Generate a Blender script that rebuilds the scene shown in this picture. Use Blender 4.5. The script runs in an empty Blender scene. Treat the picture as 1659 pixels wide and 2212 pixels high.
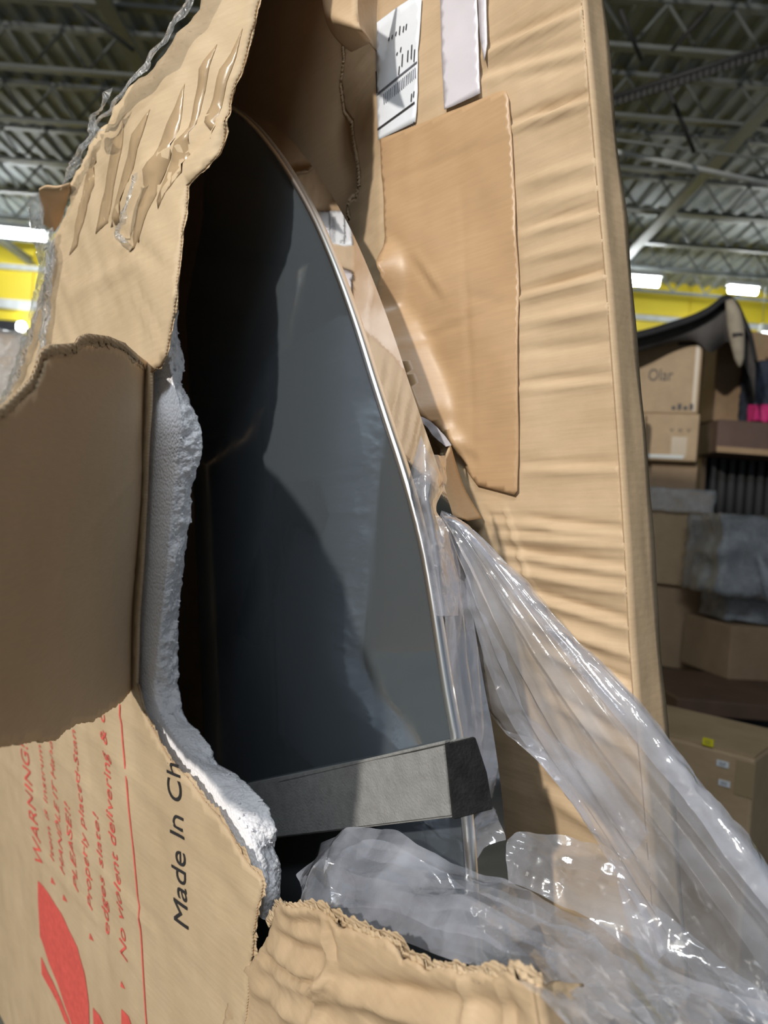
import bpy, bmesh, math, random
import numpy as np
from mathutils import Vector, Matrix, noise
from mathutils.geometry import delaunay_2d_cdt
random.seed(7); noise.seed_set(11)
V = Vector
SC = bpy.context.scene
COL = SC.collection

# ------------------------------------------------------------------ camera
FPX, CX, CY = 1600.0, 829.5, 1106.0
ROLL = math.radians(4.6)
CAM = V((0, 0, 1.72))
cR = V((math.cos(ROLL), 0, math.sin(ROLL))); cU = V((-math.sin(ROLL), 0, math.cos(ROLL))); cB = V((0, -1, 0))
cam_d = bpy.data.cameras.new('camera'); cam = bpy.data.objects.new('camera', cam_d); COL.objects.link(cam)
cam_d.sensor_fit = 'VERTICAL'; cam_d.sensor_height = 36.0; cam_d.lens = FPX / 2212 * 36.0
cam_d.clip_start = .02; cam_d.clip_end = 200
M3 = Matrix((cR, cU, cB)).transposed()
cam.matrix_world = Matrix.Translation(CAM) @ M3.to_4x4()
cam_d.dof.use_dof = True; cam_d.dof.focus_distance = 1.1; cam_d.dof.aperture_fstop = 3.6
SC.camera = cam
# ------------------------------------------------------------------ light
SC.view_settings.view_transform = 'Standard'; SC.view_settings.look = 'None'
SC.view_settings.gamma = 1; SC.view_settings.use_curve_mapping = False
SC.view_settings.exposure = 0.12
SC.cycles.max_bounces = 7; SC.cycles.diffuse_bounces = 3; SC.cycles.glossy_bounces = 4; SC.cycles.transparent_max_bounces = 10
wd = bpy.data.worlds.new('warehouse_air'); SC.world = wd; wd.use_nodes = True
wd.node_tree.nodes['Background'].inputs[0].default_value = (.72, .84, 1.0, 1)
wd.node_tree.nodes['Background'].inputs[1].default_value = .19

def area_light(name, loc, target, size, power, color, sy=None):
    d = bpy.data.lights.new(name, 'AREA'); d.shape = 'RECTANGLE'; d.size = size; d.size_y = sy or size
    d.energy = power; d.color = color
    o = bpy.data.objects.new(name, d); COL.objects.link(o); o.location = loc
    o.rotation_euler = (V(target) - V(loc)).to_track_quat('-Z', 'Y').to_euler()
    return o
# key lamp inferred from the hard shadows; the soft light behind is added fill
area_light('roof_strip_light_behind_left_offscreen', (-5.7, -7.2, 6.5), (-.05, 1.1, 1.6), .36, 1080, (1.0, .94, .85))
area_light('added_fill_light_behind_offscreen', (-1.0, -3.5, 6.75), (0, 0, 0), 3.0, 210, (.86, .94, 1.0), .5)

# ------------------------------------------------------------------ box frame
DIST = .85
ANG = math.atan2(1390, 1600)
u_c = V((math.sin(ANG), 0, math.cos(ANG))); v_c = V((-.062, 1, 0)); v_c = (v_c - u_c * v_c.dot(u_c)).normalized(); w_c = v_c.cross(u_c)
def c2w(c): return cR * c[0] + cU * c[1] + cB * c[2]
eU, eV, eW = c2w(u_c), c2w(v_c), c2w(w_c)
O = CAM + V((0, DIST, 0))
FR = Matrix((eU, eV, eW)).transposed().to_4x4(); FR.translation = O
FRI = FR.inverted()
cam_l = FRI @ CAM                                        # camera in box frame
def ray(px, py): return cR * ((px - CX) / FPX) + cU * ((CY - py) / FPX) - cB
def P(px, py, Y): return CAM + ray(px, py) * Y           # world
def rl(px, py): return FRI.to_3x3() @ ray(px, py)        # ray in box frame
def F(px, py, w):                                        # (u,v) on plane w of the box frame
    r = rl(px, py); t = (w - cam_l.z) / r.z
    p = cam_l + r * t; return p.x, p.y
def FL(px, py, w): p = F(px, py, w); return V((p[0], p[1], w))
def L(p): return FRI @ p

# ------------------------------------------------------------------ materials
def nt(name):
    m = bpy.data.materials.new(name); m.use_nodes = True
    t = m.node_tree; b = t.nodes['Principled BSDF']; return m, t, b
def N(t, typ, **kw):
    n = t.nodes.new(typ)
    for k, v in kw.items(): setattr(n, k, v)
    return n
def simple(name, col, rough=.6, metal=0, emis=None, es=0, spec=.5, var=.0, scale=6, bump=0, bscale=40):
    m, t, b = nt(name)
    b.inputs['Base Color'].default_value = (*col, 1); b.inputs['Roughness'].default_value = rough
    b.inputs['Metallic'].default_value = metal; b.inputs['Specular IOR Level'].default_value = spec
    if emis: b.inputs['Emission Color'].default_value = (*emis, 1); b.inputs['Emission Strength'].default_value = es
    tc = N(t, 'ShaderNodeTexCoord')
    n = N(t, 'ShaderNodeTexNoise'); n.inputs['Scale'].default_value = scale; n.inputs['Detail'].default_value = 5
    t.links.new(tc.outputs['Object'], n.inputs['Vector'])
    if not emis:
        r = N(t, 'ShaderNodeValToRGB')
        lo = 1 - var; hi = 1 + var
        r.color_ramp.elements[0].position = .3; r.color_ramp.elements[1].position = .7
        r.color_ramp.elements[0].color = (*[c * lo for c in col], 1); r.color_ramp.elements[1].color = (*[min(1, c * hi) for c in col], 1)
        t.links.new(n.outputs['Fac'], r.inputs['Fac']); t.links.new(r.outputs['Color'], b.inputs['Base Color'])
    if bump:
        n2 = N(t, 'ShaderNodeTexNoise'); n2.inputs['Scale'].default_value = bscale; n2.inputs['Detail'].default_value = 6
        t.links.new(tc.outputs['Object'], n2.inputs['Vector'])
        bp = N(t, 'ShaderNodeBump'); bp.inputs['Strength'].default_value = bump; bp.inputs['Distance'].default_value = .01
        t.links.new(n2.outputs['Fac'], bp.inputs['Height']); t.links.new(bp.outputs['Normal'], b.inputs['Normal'])
    return m
def cardboard(name, c1, c2, rough=.62, flute=.05, fscale=130, axis=1, bump=.22, spec=.35, coat=0):
    """kraft liner: two tans, paper speckle, faint flute lines (bump only)"""
    m, t, b = nt(name)
    tc = N(t, 'ShaderNodeTexCoord')
    n = N(t, 'ShaderNodeTexNoise'); n.inputs['Scale'].default_value = 5; n.inputs['Detail'].default_value = 8; n.inputs['Roughness'].default_value = .62
    t.links.new(tc.outputs['Object'], n.inputs['Vector'])
    r = N(t, 'ShaderNodeValToRGB'); r.color_ramp.elements[0].position = .32; r.color_ramp.elements[1].position = .68
    r.color_ramp.elements[0].color = (*c1, 1); r.color_ramp.elements[1].color = (*c2, 1)
    t.links.new(n.outputs['Fac'], r.inputs['Fac'])
    mp = N(t, 'ShaderNodeMapping'); mp.inputs['Scale'].default_value = (14, 240, 60) if axis == 1 else (240, 14, 60)
    t.links.new(tc.outputs['Object'], mp.inputs['Vector'])
    fib = N(t, 'ShaderNodeTexNoise'); fib.inputs['Scale'].default_value = 1.0; fib.inputs['Detail'].default_value = 4
    t.links.new(mp.outputs['Vector'], fib.inputs['Vector'])
    mx = N(t, 'ShaderNodeMix', data_type='RGBA', blend_type='OVERLAY'); mx.inputs[0].default_value = .10
    t.links.new(r.outputs['Color'], mx.inputs[6]); t.links.new(fib.outputs['Fac'], mx.inputs[7])
    t.links.new(mx.outputs[2], b.inputs['Base Color'])
    b.inputs['Roughness'].default_value = rough; b.inputs['Specular IOR Level'].default_value = spec
    b.inputs['Coat Weight'].default_value = coat; b.inputs['Coat Roughness'].default_value = .2
    wv = N(t, 'ShaderNodeTexWave'); wv.bands_direction = 'Y' if axis == 1 else 'X'; wv.inputs['Scale'].default_value = fscale / 6.28 * 1.2
    wv.inputs['Distortion'].default_value = .8; t.links.new(tc.outputs['Object'], wv.inputs['Vector'])
    n3 = N(t, 'ShaderNodeTexNoise'); n3.inputs['Scale'].default_value = 24; n3.inputs['Detail'].default_value = 7
    t.links.new(tc.outputs['Object'], n3.inputs['Vector'])
    ad = N(t, 'ShaderNodeMath', operation='MULTIPLY_ADD'); ad.inputs[1].default_value = flute
    t.links.new(wv.outputs['Fac'], ad.inputs[0]); t.links.new(n3.outputs['Fac'], ad.inputs[2])
    bp = N(t, 'ShaderNodeBump'); bp.inputs['Strength'].default_value = bump; bp.inputs['Distance'].default_value = .006
    t.links.new(ad.outputs[0], bp.inputs['Height']); t.links.new(bp.outputs['Normal'], b.inputs['Normal'])
    return m
KR = cardboard('kraft_liner', (.47, .335, .205), (.57, .42, .27))
KRA = cardboard('kraft_liner_printed_wall', (.50, .375, .235), (.60, .46, .30), axis=1)
KRL = cardboard('kraft_liner_scuffed', (.45, .32, .195), (.57, .42, .27), bump=.35)
KIN = cardboard('kraft_inner_liner', (.54, .385, .235), (.60, .43, .27), flute=.0, bump=.15)
KTORN = cardboard('torn_board_core', (.42, .30, .18), (.60, .46, .31), fscale=300, bump=.8, flute=.1, rough=.85)
PATCH = cardboard('brown_paper_patch', (.45, .285, .155), (.51, .33, .185), flute=0, bump=.14, rough=.42, spec=.5)
BGK = cardboard('background_kraft', (.40, .285, .17), (.49, .355, .22), flute=.1)
BGK2 = cardboard('background_kraft_brown', (.33, .22, .13), (.40, .275, .17), flute=.1)
RED = simple('red_print', (.72, .11, .09), .6, var=.12, scale=60)
BLACK = simple('black_print', (.03, .028, .03), .55, var=.2, scale=60)
GREYP = simple('grey_print', (.12, .12, .15), .6, var=.3, scale=90)
WHITE = simple('white_label_paper', (.74, .77, .82), .45, var=.03, scale=12, bump=.1)
YELLOW = simple('yellow_paint', (.80, .62, .035), .5, var=.03, scale=1)
YSTICK = simple('yellow_sticker', (.80, .72, .02), .5, var=.03)
FOAM = None
def foam_mat():
    m, t, b = nt('white_polystyrene'); b.inputs['Base Color'].default_value = (.86, .85, .89, 1); b.inputs['Roughness'].default_value = .55
    
    tc = N(t, 'ShaderNodeTexCoord'); vo = N(t, 'ShaderNodeTexVoronoi'); vo.inputs['Scale'].default_value = 170
    t.links.new(tc.outputs['Object'], vo.inputs['Vector'])
    bp = N(t, 'ShaderNodeBump'); bp.invert = True; bp.inputs['Strength'].default_value = .55; bp.inputs['Distance'].default_value = .004
    t.links.new(vo.outputs['Distance'], bp.inputs['Height']); t.links.new(bp.outputs['Normal'], b.inputs['Normal'])
    return m
FOAM = foam_mat()
GREYF = simple('grey_packing_foam', (.27, .27, .265), .9, var=.12, scale=50, bump=.25, bscale=260, spec=.2)
DARKF = simple('dark_packing_foam', (.018, .018, .019), .85, var=.3, scale=50, bump=.3, bscale=200, spec=.2)
def slab_mat():
    m, t, b = nt('polished_dark_panel'); b.inputs['Base Color'].default_value = (.27, .315, .36, 1)
    b.inputs['Metallic'].default_value = .76; b.inputs['Roughness'].default_value = .07
    tc = N(t, 'ShaderNodeTexCoord'); mp = N(t, 'ShaderNodeMapping'); mp.inputs['Rotation'].default_value = (0, 0, .35); mp.inputs['Scale'].default_value = (16, 1.3, 1)
    t.links.new(tc.outputs['Object'], mp.inputs['Vector'])
    n = N(t, 'ShaderNodeTexNoise'); n.inputs['Scale'].default_value = 1.6; n.inputs['Detail'].default_value = 4
    t.links.new(mp.outputs['Vector'], n.inputs['Vector'])
    mr = N(t, 'ShaderNodeMapRange'); mr.inputs[1].default_value = .3; mr.inputs[2].default_value = .75; mr.inputs[3].default_value = .03; mr.inputs[4].default_value = .14
    t.links.new(n.outputs['Fac'], mr.inputs[0]); t.links.new(mr.outputs[0], b.inputs['Roughness'])
    return m
SLAB = slab_mat()
SIDE = simple('polished_steel_side', (.80, .78, .77), .06, 1.0, var=.03, scale=20, bump=.03, bscale=18)
CHROME = simple('chrome_trim', (.95, .97, 1.0), .3, 1.0, var=.02, scale=10)
def film(name, tint=(.93, .94, .97), haze=.22, rough=.12, bump=.35, bs=38, hz_col=(.78, .80, .88), vein=.25):
    """thin clear polythene: see-through, a milky haze and a glossy skin"""
    m, t, b = nt(name); t.nodes.remove(b); out = t.nodes['Material Output']
    tc = N(t, 'ShaderNodeTexCoord')
    n = N(t, 'ShaderNodeTexNoise'); n.inputs['Scale'].default_value = bs; n.inputs['Detail'].default_value = 5; n.inputs['Distortion'].default_value = 1.4
    t.links.new(tc.outputs['Object'], n.inputs['Vector'])
    bp = N(t, 'ShaderNodeBump'); bp.inputs['Strength'].default_value = bump; bp.inputs['Distance'].default_value = .012
    vo = N(t, 'ShaderNodeTexVoronoi'); vo.inputs['Scale'].default_value = bs * 1.3; vo.inputs['Randomness'].default_value = 1
    va = N(t, 'ShaderNodeVectorMath', operation='MULTIPLY_ADD'); va.inputs[1].default_value = (.05, .05, .05)
    t.links.new(n.outputs['Color'], va.inputs[0]); t.links.new(tc.outputs['Object'], va.inputs[2]); t.links.new(va.outputs[0], vo.inputs['Vector'])
    sm = N(t, 'ShaderNodeMath', operation='MULTIPLY_ADD'); sm.inputs[1].default_value = .12
    t.links.new(vo.outputs['Distance'], sm.inputs[0]); t.links.new(n.outputs['Fac'], sm.inputs[2])
    t.links.new(sm.outputs[0], bp.inputs['Height'])
    tr = N(t, 'ShaderNodeBsdfTransparent'); tr.inputs[0].default_value = (*tint, 1)
    df = N(t, 'ShaderNodeBsdfDiffuse'); df.inputs[0].default_value = (*hz_col, 1)
    tl = N(t, 'ShaderNodeBsdfTranslucent'); tl.inputs[0].default_value = (*hz_col, 1)
    m1 = N(t, 'ShaderNodeMixShader'); m1.inputs[0].default_value = .4
    t.links.new(df.outputs[0], m1.inputs[1]); t.links.new(tl.outputs[0], m1.inputs[2])
    mr = N(t, 'ShaderNodeMapRange'); mr.inputs[1].default_value = .35; mr.inputs[2].default_value = .75
    mr.inputs[3].default_value = haze * .55; mr.inputs[4].default_value = min(1, haze + vein)
    n2 = N(t, 'ShaderNodeTexNoise'); n2.inputs['Scale'].default_value = 9; n2.inputs['Detail'].default_value = 8
    t.links.new(tc.outputs['Object'], n2.inputs['Vector']); t.links.new(n2.outputs['Fac'], mr.inputs[0])
    m2 = N(t, 'ShaderNodeMixShader'); t.links.new(mr.outputs[0], m2.inputs[0])
    t.links.new(tr.outputs[0], m2.inputs[1]); t.links.new(m1.outputs[0], m2.inputs[2])
    gl = N(t, 'ShaderNodeBsdfGlossy'); gl.inputs['Roughness'].default_value = rough; gl.inputs[0].default_value = (1, 1, 1, 1)
    t.links.new(bp.outputs['Normal'], gl.inputs['Normal'])
    fr = N(t, 'ShaderNodeFresnel'); ge = N(t, 'ShaderNodeNewGeometry'); io = N(t, 'ShaderNodeMapRange')   # same sheen on both faces of the film
    io.inputs[3].default_value = 1.55; io.inputs[4].default_value = 1 / 1.55; t.links.new(ge.outputs['Backfacing'], io.inputs[0]); t.links.new(io.outputs[0], fr.inputs[0])
    t.links.new(bp.outputs['Normal'], fr.inputs['Normal'])
    fm = N(t, 'ShaderNodeMath', operation='MULTIPLY'); fm.inputs[1].default_value = 2.2; fm.use_clamp = True
    t.links.new(fr.outputs[0], fm.inputs[0])
    m3 = N(t, 'ShaderNodeMixShader'); t.links.new(fm.outputs[0], m3.inputs[0])
    t.links.new(m2.outputs[0], m3.inputs[1]); t.links.new(gl.outputs[0], m3.inputs[2])
    t.links.new(m3.outputs[0], out.inputs['Surface'])
    return m
FILM = film('clear_polythene', haze=.25, bump=.10, bs=22, rough=.11, hz_col=(.77, .80, .90))
FILMK = film('clear_polythene_thick', haze=.34, vein=.3, bump=.12, bs=24, rough=.11, hz_col=(.76, .79, .90))
WRAP = film('stretch_film', haze=.36, rough=.16, bump=.8, bs=60, vein=.2, hz_col=(.82, .88, .95))
TAPE = simple('clear_parcel_tape', (.43, .305, .18), .28, var=.06, scale=20, bump=.1, bscale=30)
WTAPE = simple('whitish_parcel_tape', (.66, .62, .67), .3, var=.06, scale=8, bump=.12, bscale=25)

# ------------------------------------------------------------------ object helpers
def mesh_obj(name, verts, faces, mats, parent=None, mi=None, smooth=False, loc=None):
    me = bpy.data.meshes.new(name); me.from_pydata([tuple(v) for v in verts], [], faces)
    for m in (mats if isinstance(mats, (list, tuple)) else [mats]): me.materials.append(m)
    if mi is not None: me.polygons.foreach_set('material_index', mi)
    if smooth: me.polygons.foreach_set('use_smooth', [True] * len(me.polygons))
    me.update(); o = bpy.data.objects.new(name, me); COL.objects.link(o)
    if parent: o.parent = parent
    if loc is not None: o.location = loc
    return o
def tag(o, label=None, cat=None, group=None, kind=None):
    if label: o['label'] = label
    if cat: o['category'] = cat
    if group: o['group'] = group
    if kind: o['kind'] = kind
    return o
def thing(name, label, cat, mat4, group=None):
    o = bpy.data.objects.new(name, None); COL.objects.link(o); o.matrix_world = mat4; o.empty_display_size = .1
    return tag(o, label, cat, group)
def boxframe_thing(name, label, cat, base=(0, 0, 0)):
    m = FR.copy(); m.translation = FR @ V(base); o = thing(name, label, cat, m); o['_b'] = list(base); return o
def bf(name, verts, faces, mats, parent, **kw):          # mesh given in box-frame coordinates, under a boxframe thing
    b = V(parent['_b']) if '_b' in parent.keys() else V((0, 0, 0))
    if '_b' not in parent.keys(): return mesh_obj(name, verts, faces, mats, parent, **kw)
    o = mesh_obj(name, verts, faces, mats, parent, **kw); o.location = -b; return o

def ragged(poly, spacing, amp, flags=None):
    """subdivide a (u,v) polygon; torn sides get noise. flags[i] True = side i->i+1 torn"""
    out = []; n = len(poly)
    for i in range(n):
        a = V(poly[i]); b = V(poly[(i + 1) % n]); d = b - a; Ld = d.length
        if Ld < 1e-9: continue
        k = max(1, int(Ld / spacing)); nrm = V((-d.y, d.x)) / Ld
        tn = flags is None or flags[i]
        for j in range(k):
            p = a + d * (j / k)
            if tn and amp:
                q = V((p.x, p.y, 0))
                s = noise.noise(q * 60) * .9 + noise.noise(q * 160 + V((5, 1, 2))) * .6 + noise.noise(q * 20) * .8
                p = p + nrm * s * amp
            out.append((p.x, p.y))
    return out
def inside(pts, poly):
    x, y = pts[:, 0], pts[:, 1]; c = np.zeros(len(pts), bool); n = len(poly); j = n - 1
    for i in range(n):
        xi, yi = poly[i]; xj, yj = poly[j]
        if abs(yj - yi) > 1e-12:
            c ^= ((yi > y) != (yj > y)) & (x < (xj - xi) * (y - yi) / (yj - yi) + xi)
        j = i
    return c
def tri_fill(poly, cell):
    a = np.array(poly); lo = a.min(0); hi = a.max(0)
    gx = np.arange(lo[0], hi[0], cell); gy = np.arange(lo[1], hi[1], cell)
    X, Y = np.meshgrid(gx, gy); X = X + (np.arange(X.shape[0]) % 2)[:, None] * cell * .5
    pts = np.stack([X.ravel(), Y.ravel()], 1); pts = pts[inside(pts, poly)]
    # drop points too close to the outline
    keep = np.ones(len(pts), bool)
    b = np.array(poly)
    for s in range(0, len(pts), 4000):
        d = ((pts[s:s + 4000, None, :] - b[None, :, :]) ** 2).sum(2).min(1); keep[s:s + 4000] = d > (cell * .45) ** 2
    pts = pts[keep]
    co = [V(p) for p in poly] + [V(p) for p in pts]
    nb = len(poly)
    r = delaunay_2d_cdt(co, [], [list(range(nb))], 1, 1e-6)
    return [(v.x, v.y) for v in r[0]], [tuple(f) for f in r[2]]
def sheet(name, poly, w0, disp, thick, cell, mats, parent, amp=.003, flags=None, spacing=None, smooth=True, place=None):
    """board or paper cut to a (u,v) outline, pushed along w by disp(u,v), with thickness"""
    pl = ragged(poly, spacing or cell * .8, amp, flags)
    vs, fs = tri_fill(pl, cell)
    put = place or (lambda u, v, w: V((u, v, w)))
    n = len(vs); verts = []
    dd = [disp(u, v) for u, v in vs]
    verts += [put(u, v, w0 + d) for (u, v), d in zip(vs, dd)]
    verts += [put(u, v, w0 + d + thick) for (u, v), d in zip(vs, dd)]
    faces = []; mi = []; cnt = {}
    for f in fs:
        a = (V(vs[f[1]]) - V(vs[f[0]])); b = (V(vs[f[2]]) - V(vs[f[0]]))
        if a.x * b.y - a.y * b.x > 0: f = f[::-1]       # front looks to -w
        f = f[::-1]
        faces.append(f); mi.append(0); faces.append(tuple(i + n for i in f[::-1])); mi.append(0)
        for k in range(3):
            e = (f[k], f[(k + 1) % 3]); cnt[e] = cnt.get(e, 0) + 1
    for (a, b) in list(cnt):
        if (b, a) not in cnt: faces.append((b, a, a + n, b + n)); mi.append(1 if isinstance(mats, list) and len(mats) > 1 else 0)
    return bf(name, verts, faces, mats, parent, mi=mi, smooth=smooth)
def seg_d(u, v, a, b):
    du, dv = b[0] - a[0], b[1] - a[1]; l2 = du * du + dv * dv
    t = max(0, min(1, ((u - a[0]) * du + (v - a[1]) * dv) / l2)); l = math.sqrt(l2)
    sx = ((u - a[0]) * dv - (v - a[1]) * du) / l
    ex, ey = u - a[0] - t * du, v - a[1] - t * dv
    return math.hypot(ex, ey), sx, t
def creases(lst):
    """lst of (pA, pB, amp, width, kind): ridges 'r', dents 'd' or steps 's' pressed into board"""
    def f(u, v):
        s = 0
        for a, b, amp, wd_, k in lst:
            if abs(v - (a[1] + b[1]) / 2) > .25 + abs(a[1] - b[1]): continue
            wd_ = wd_ * .72; d, sx, t = seg_d(u, v, a, b)
            if d > wd_ * 4: continue
            g = math.exp(-(d / wd_) ** 2); taper = .35 + .65 * math.sin(math.pi * min(.999, max(.001, t * .9 + .05)))
            s += amp * taper * (g if k == 'r' else -g if k == 'd' else g * sx / wd_ * 1.6)
        return s
    return f
def solve(px, py, w0, disp):
    w = w0
    for _ in range(14):
        u, v = F(px, py, w); w = w * .4 + (w0 + disp(u, v)) * .6
    return F(px, py, w)
def smooth01(x): x = max(0, min(1, x)); return x * x * (3 - 2 * x)

_rs = random.Random(3)
_dirs = [(V((_rs.gauss(0, 1), _rs.gauss(0, 1), _rs.gauss(0, 1))).normalized(), f, _rs.random() * 9) for f in (5, 7, 10, 13, 18, 24, 31, 40)]
def crumple(p, seed=0):
    """straight sharp folds with flat facets between them"""
    q = p + V((noise.noise(p * 4 + V((seed, 0, 0))), noise.noise(p * 4 + V((0, seed, 5))), noise.noise(p * 4 + V((7, 0, seed))))) * .045
    s = 0
    for d, f, ph in _dirs:
        x = q.dot(d) * f + ph + seed * .37; x -= math.floor(x); s += (abs(2 * x - 1) - .5) * (9 / f) * (.6 + .8 * noise.noise(p * 7 + V((ph, seed, 0))))
    return s
# ------------------------------------------------------------------ text and flat print on the board
def text_mesh(s, wgt=0.0):
    cu = bpy.data.curves.new('t', 'FONT'); cu.body = s; cu.size = 1; cu.offset = wgt; cu.resolution_u = 5
    o = bpy.data.objects.new('t', cu); COL.objects.link(o)
    dg = bpy.context.evaluated_depsgraph_get(); me = o.evaluated_get(dg).to_mesh()
    bm = bmesh.new(); bm.from_mesh(me); o.evaluated_get(dg).to_mesh_clear()
    bpy.data.objects.remove(o); bpy.data.curves.remove(cu)
    bmesh.ops.triangulate(bm, faces=bm.faces)
    for _ in range(2):
        long = [e for e in bm.edges if e.calc_length() > .2]
        if long: bmesh.ops.subdivide_edges(bm, edges=long, cuts=1); bmesh.ops.triangulate(bm, faces=bm.faces)
    vs = [(v.co.x, v.co.y) for v in bm.verts]; fs = [tuple(v.index for v in f.verts) for f in bm.faces]
    bm.free(); return vs, fs
def print_text(name, s, p0, p1, pc, w0, disp, mat, parent, off=.0017, plane=None):
    """text from p0 to p1 (baseline) with cap direction p0->pc, in (u,v)"""
    vs, fs = text_mesh(s); xs = [v[0] for v in vs]; x0, x1 = min(xs), max(xs)
    ax = (V(p1) - V(p0)) / (x1 - x0); ay = (V(pc) - V(p0)) / .72
    out = []
    for x, y in vs:
        q = V(p0) + ax * (x - x0) + ay * y
        out.append(V((q.x, q.y, w0 + disp(q.x, q.y) - off)))
    return bf(name, out, fs, mat, parent)
def print_poly(name, poly, w0, disp, mat, parent, off=.0017, cell=.02, thick=0.0003):
    return sheet(name, poly, w0 - off, disp, thick, cell, mat, parent, amp=0, smooth=False)
def stripe(a, b, wd_):
    a, b = V(a), V(b); d = (b - a).normalized(); n = V((-d.y, d.x)) * wd_ / 2
    return [tuple(a + n), tuple(b + n), tuple(b - n), tuple(a - n)]

# ================================================================== THE SETTING
def plain_box(name, lo, hi, mat, parent=None, kind=None, bev=0):
    x0, y0, z0 = lo; x1, y1, z1 = hi
    vs = [(x, y, z) for z in (z0, z1) for y in (y0, y1) for x in (x0, x1)]
    fs = [(0, 2, 3, 1), (4, 5, 7, 6), (0, 1, 5, 4), (2, 6, 7, 3), (0, 4, 6, 2), (1, 3, 7, 5)]
    if bev:
        bm = bmesh.new(); bv = [bm.verts.new(v) for v in vs]
        for f in fs: bm.faces.new([bv[i] for i in f])
        bmesh.ops.bevel(bm, geom=bm.edges[:], offset=bev, segments=2, affect='EDGES', profile=.5)
        me = bpy.data.meshes.new(name); bm.to_mesh(me); bm.free(); me.materials.append(mat)
        o = bpy.data.objects.new(name, me); COL.objects.link(o)
        if parent: o.parent = parent
    else: o = mesh_obj(name, vs, fs, mat, parent)
    if kind: o['kind'] = kind
    return o
def tube(name, pts, r, mat, parent=None, n=8, rs=None):
    vs, fs = [], []; m = len(pts); pts = [V(p) for p in pts]
    for i, p in enumerate(pts):
        d = (pts[min(i + 1, m - 1)] - pts[max(i - 1, 0)]).normalized()
        a = d.orthogonal().normalized() if abs(d.z) > .9 else d.cross(V((0, 0, 1))).normalized(); b = d.cross(a)
        rr = rs[i] if rs else r
        for k in range(n):
            t = 2 * math.pi * k / n; vs.append(p + (a * math.cos(t) + b * math.sin(t)) * rr)
    for i in range(m - 1):
        for k in range(n):
            fs.append((i * n + k, i * n + (k + 1) % n, (i + 1) * n + (k + 1) % n, (i + 1) * n + k))
    fs.append(tuple(range(n))[::-1]); fs.append(tuple((m - 1) * n + k for k in range(n)))
    return mesh_obj(name, vs, fs, mat, parent, smooth=True)
CEIL = 7.77; WALLY = 18.0
CONC = simple('concrete', (.10, .105, .095), .7, var=.25, scale=2, bump=.1)
DECK = simple('painted_steel_deck', (.30, .33, .33), .6, var=.2, scale=1.5)
STEEL = simple('joist_steel', (.20, .215, .21), .5, var=.1)
CABLE = simple('dark_conduit', (.03, .03, .03), .6, var=.1)
PIPE = simple('pale_conduit', (.55, .57, .56), .5, var=.1)
TUBE = simple('lit_tube', (1, 1, 1), emis=(.93, .98, 1.0), es=60)
HOUSE = simple('lamp_housing', (.55, .58, .58), .4, var=.05)
plain_box('floor', (-26, -18, -.1), (26, WALLY + .2, 0), CONC, kind='structure')
wl = plain_box('wall_far', (-26, WALLY, 0), (26, WALLY + .2, CEIL + .3), YELLOW, kind='structure')
for z, h in ((5.9, .22), (6.85, .12)):
    plain_box('rail', (-26, WALLY - .12, z), (26, WALLY - .01, z + h), PIPE, wl)
for x in range(-25, 26, 4): plain_box('pilaster', (x, WALLY - .05, 0), (x + .06, WALLY - .005, CEIL), YELLOW, wl)
# ceiling deck with ribs, and bar joists carrying it
ce = plain_box('ceiling', (-26, -18, CEIL + .06), (26, WALLY + .2, CEIL + .16), DECK, kind='structure')
rv, rf = [], []
for i in range(160):
    x = -24 + i * .3; k = len(rv)
    for y in (2.0, WALLY):
        rv += [(x, y, CEIL + .06), (x + .04, y, CEIL), (x + .13, y, CEIL), (x + .17, y, CEIL + .06)]
    rf += [(k + j, k + j + 1, k + 5 + j, k + 4 + j) for j in range(3)]
rb = mesh_obj('deck_ribs', rv, rf, DECK, ce); rb['kind'] = 'stuff'
def joist(y, x0, x1, dep=.55, pitch=.75):
    j = mesh_obj('joist', [(x0, y - .05, CEIL - .06), (x1, y - .05, CEIL - .06), (x1, y + .05, CEIL - .06), (x0, y + .05, CEIL - .06),
                           (x0, y - .05, CEIL), (x1, y - .05, CEIL), (x1, y + .05, CEIL), (x0, y + .05, CEIL)],
                 [(0, 1, 2, 3), (4, 7, 6, 5), (0, 4, 5, 1), (2, 6, 7, 3), (1, 5, 6, 2), (0, 3, 7, 4)], STEEL, ce)
    plain_box('bottom_chord', (x0, y - .05, CEIL - dep - .05), (x1, y + .05, CEIL - dep), STEEL, j)
    vs, fs = [], []; x = x0; up = True
    while x < x1:
        a = V((x, y, CEIL - .05 if up else CEIL - dep)); b = V((x + pitch / 2, y, CEIL - dep if up else CEIL - .05))
        d = (b - a).normalized(); n1 = V((0, 1, 0)); n2 = d.cross(n1); k = len(vs)
        for p in (a, b):
            for s1, s2 in ((-1, -1), (1, -1), (1, 1), (-1, 1)): vs.append(p + n1 * s1 * .014 + n2 * s2 * .014)
        fs += [(k + q, k + (q + 1) % 4, k + 4 + (q + 1) % 4, k + 4 + q) for q in range(4)]
        x += pitch / 2; up = not up
    w_ = mesh_obj('web', vs, fs, STEEL, j); w_['kind'] = 'stuff'
for y in (5.6, 7.0, 8.4, 9.8, 11.2, 12.6, 14.0, 15.4, 16.8): joist(y, -16, 17)
for x in (-9.0, -3.5, 4.3, 9.5):
    g = plain_box('girder', (x - .09, 2, CEIL - .75), (x + .09, WALLY, CEIL - .72), STEEL, ce)
    plain_box('girder_web', (x - .012, 2, CEIL - .72), (x + .012, WALLY, CEIL - .58), STEEL, g)
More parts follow.
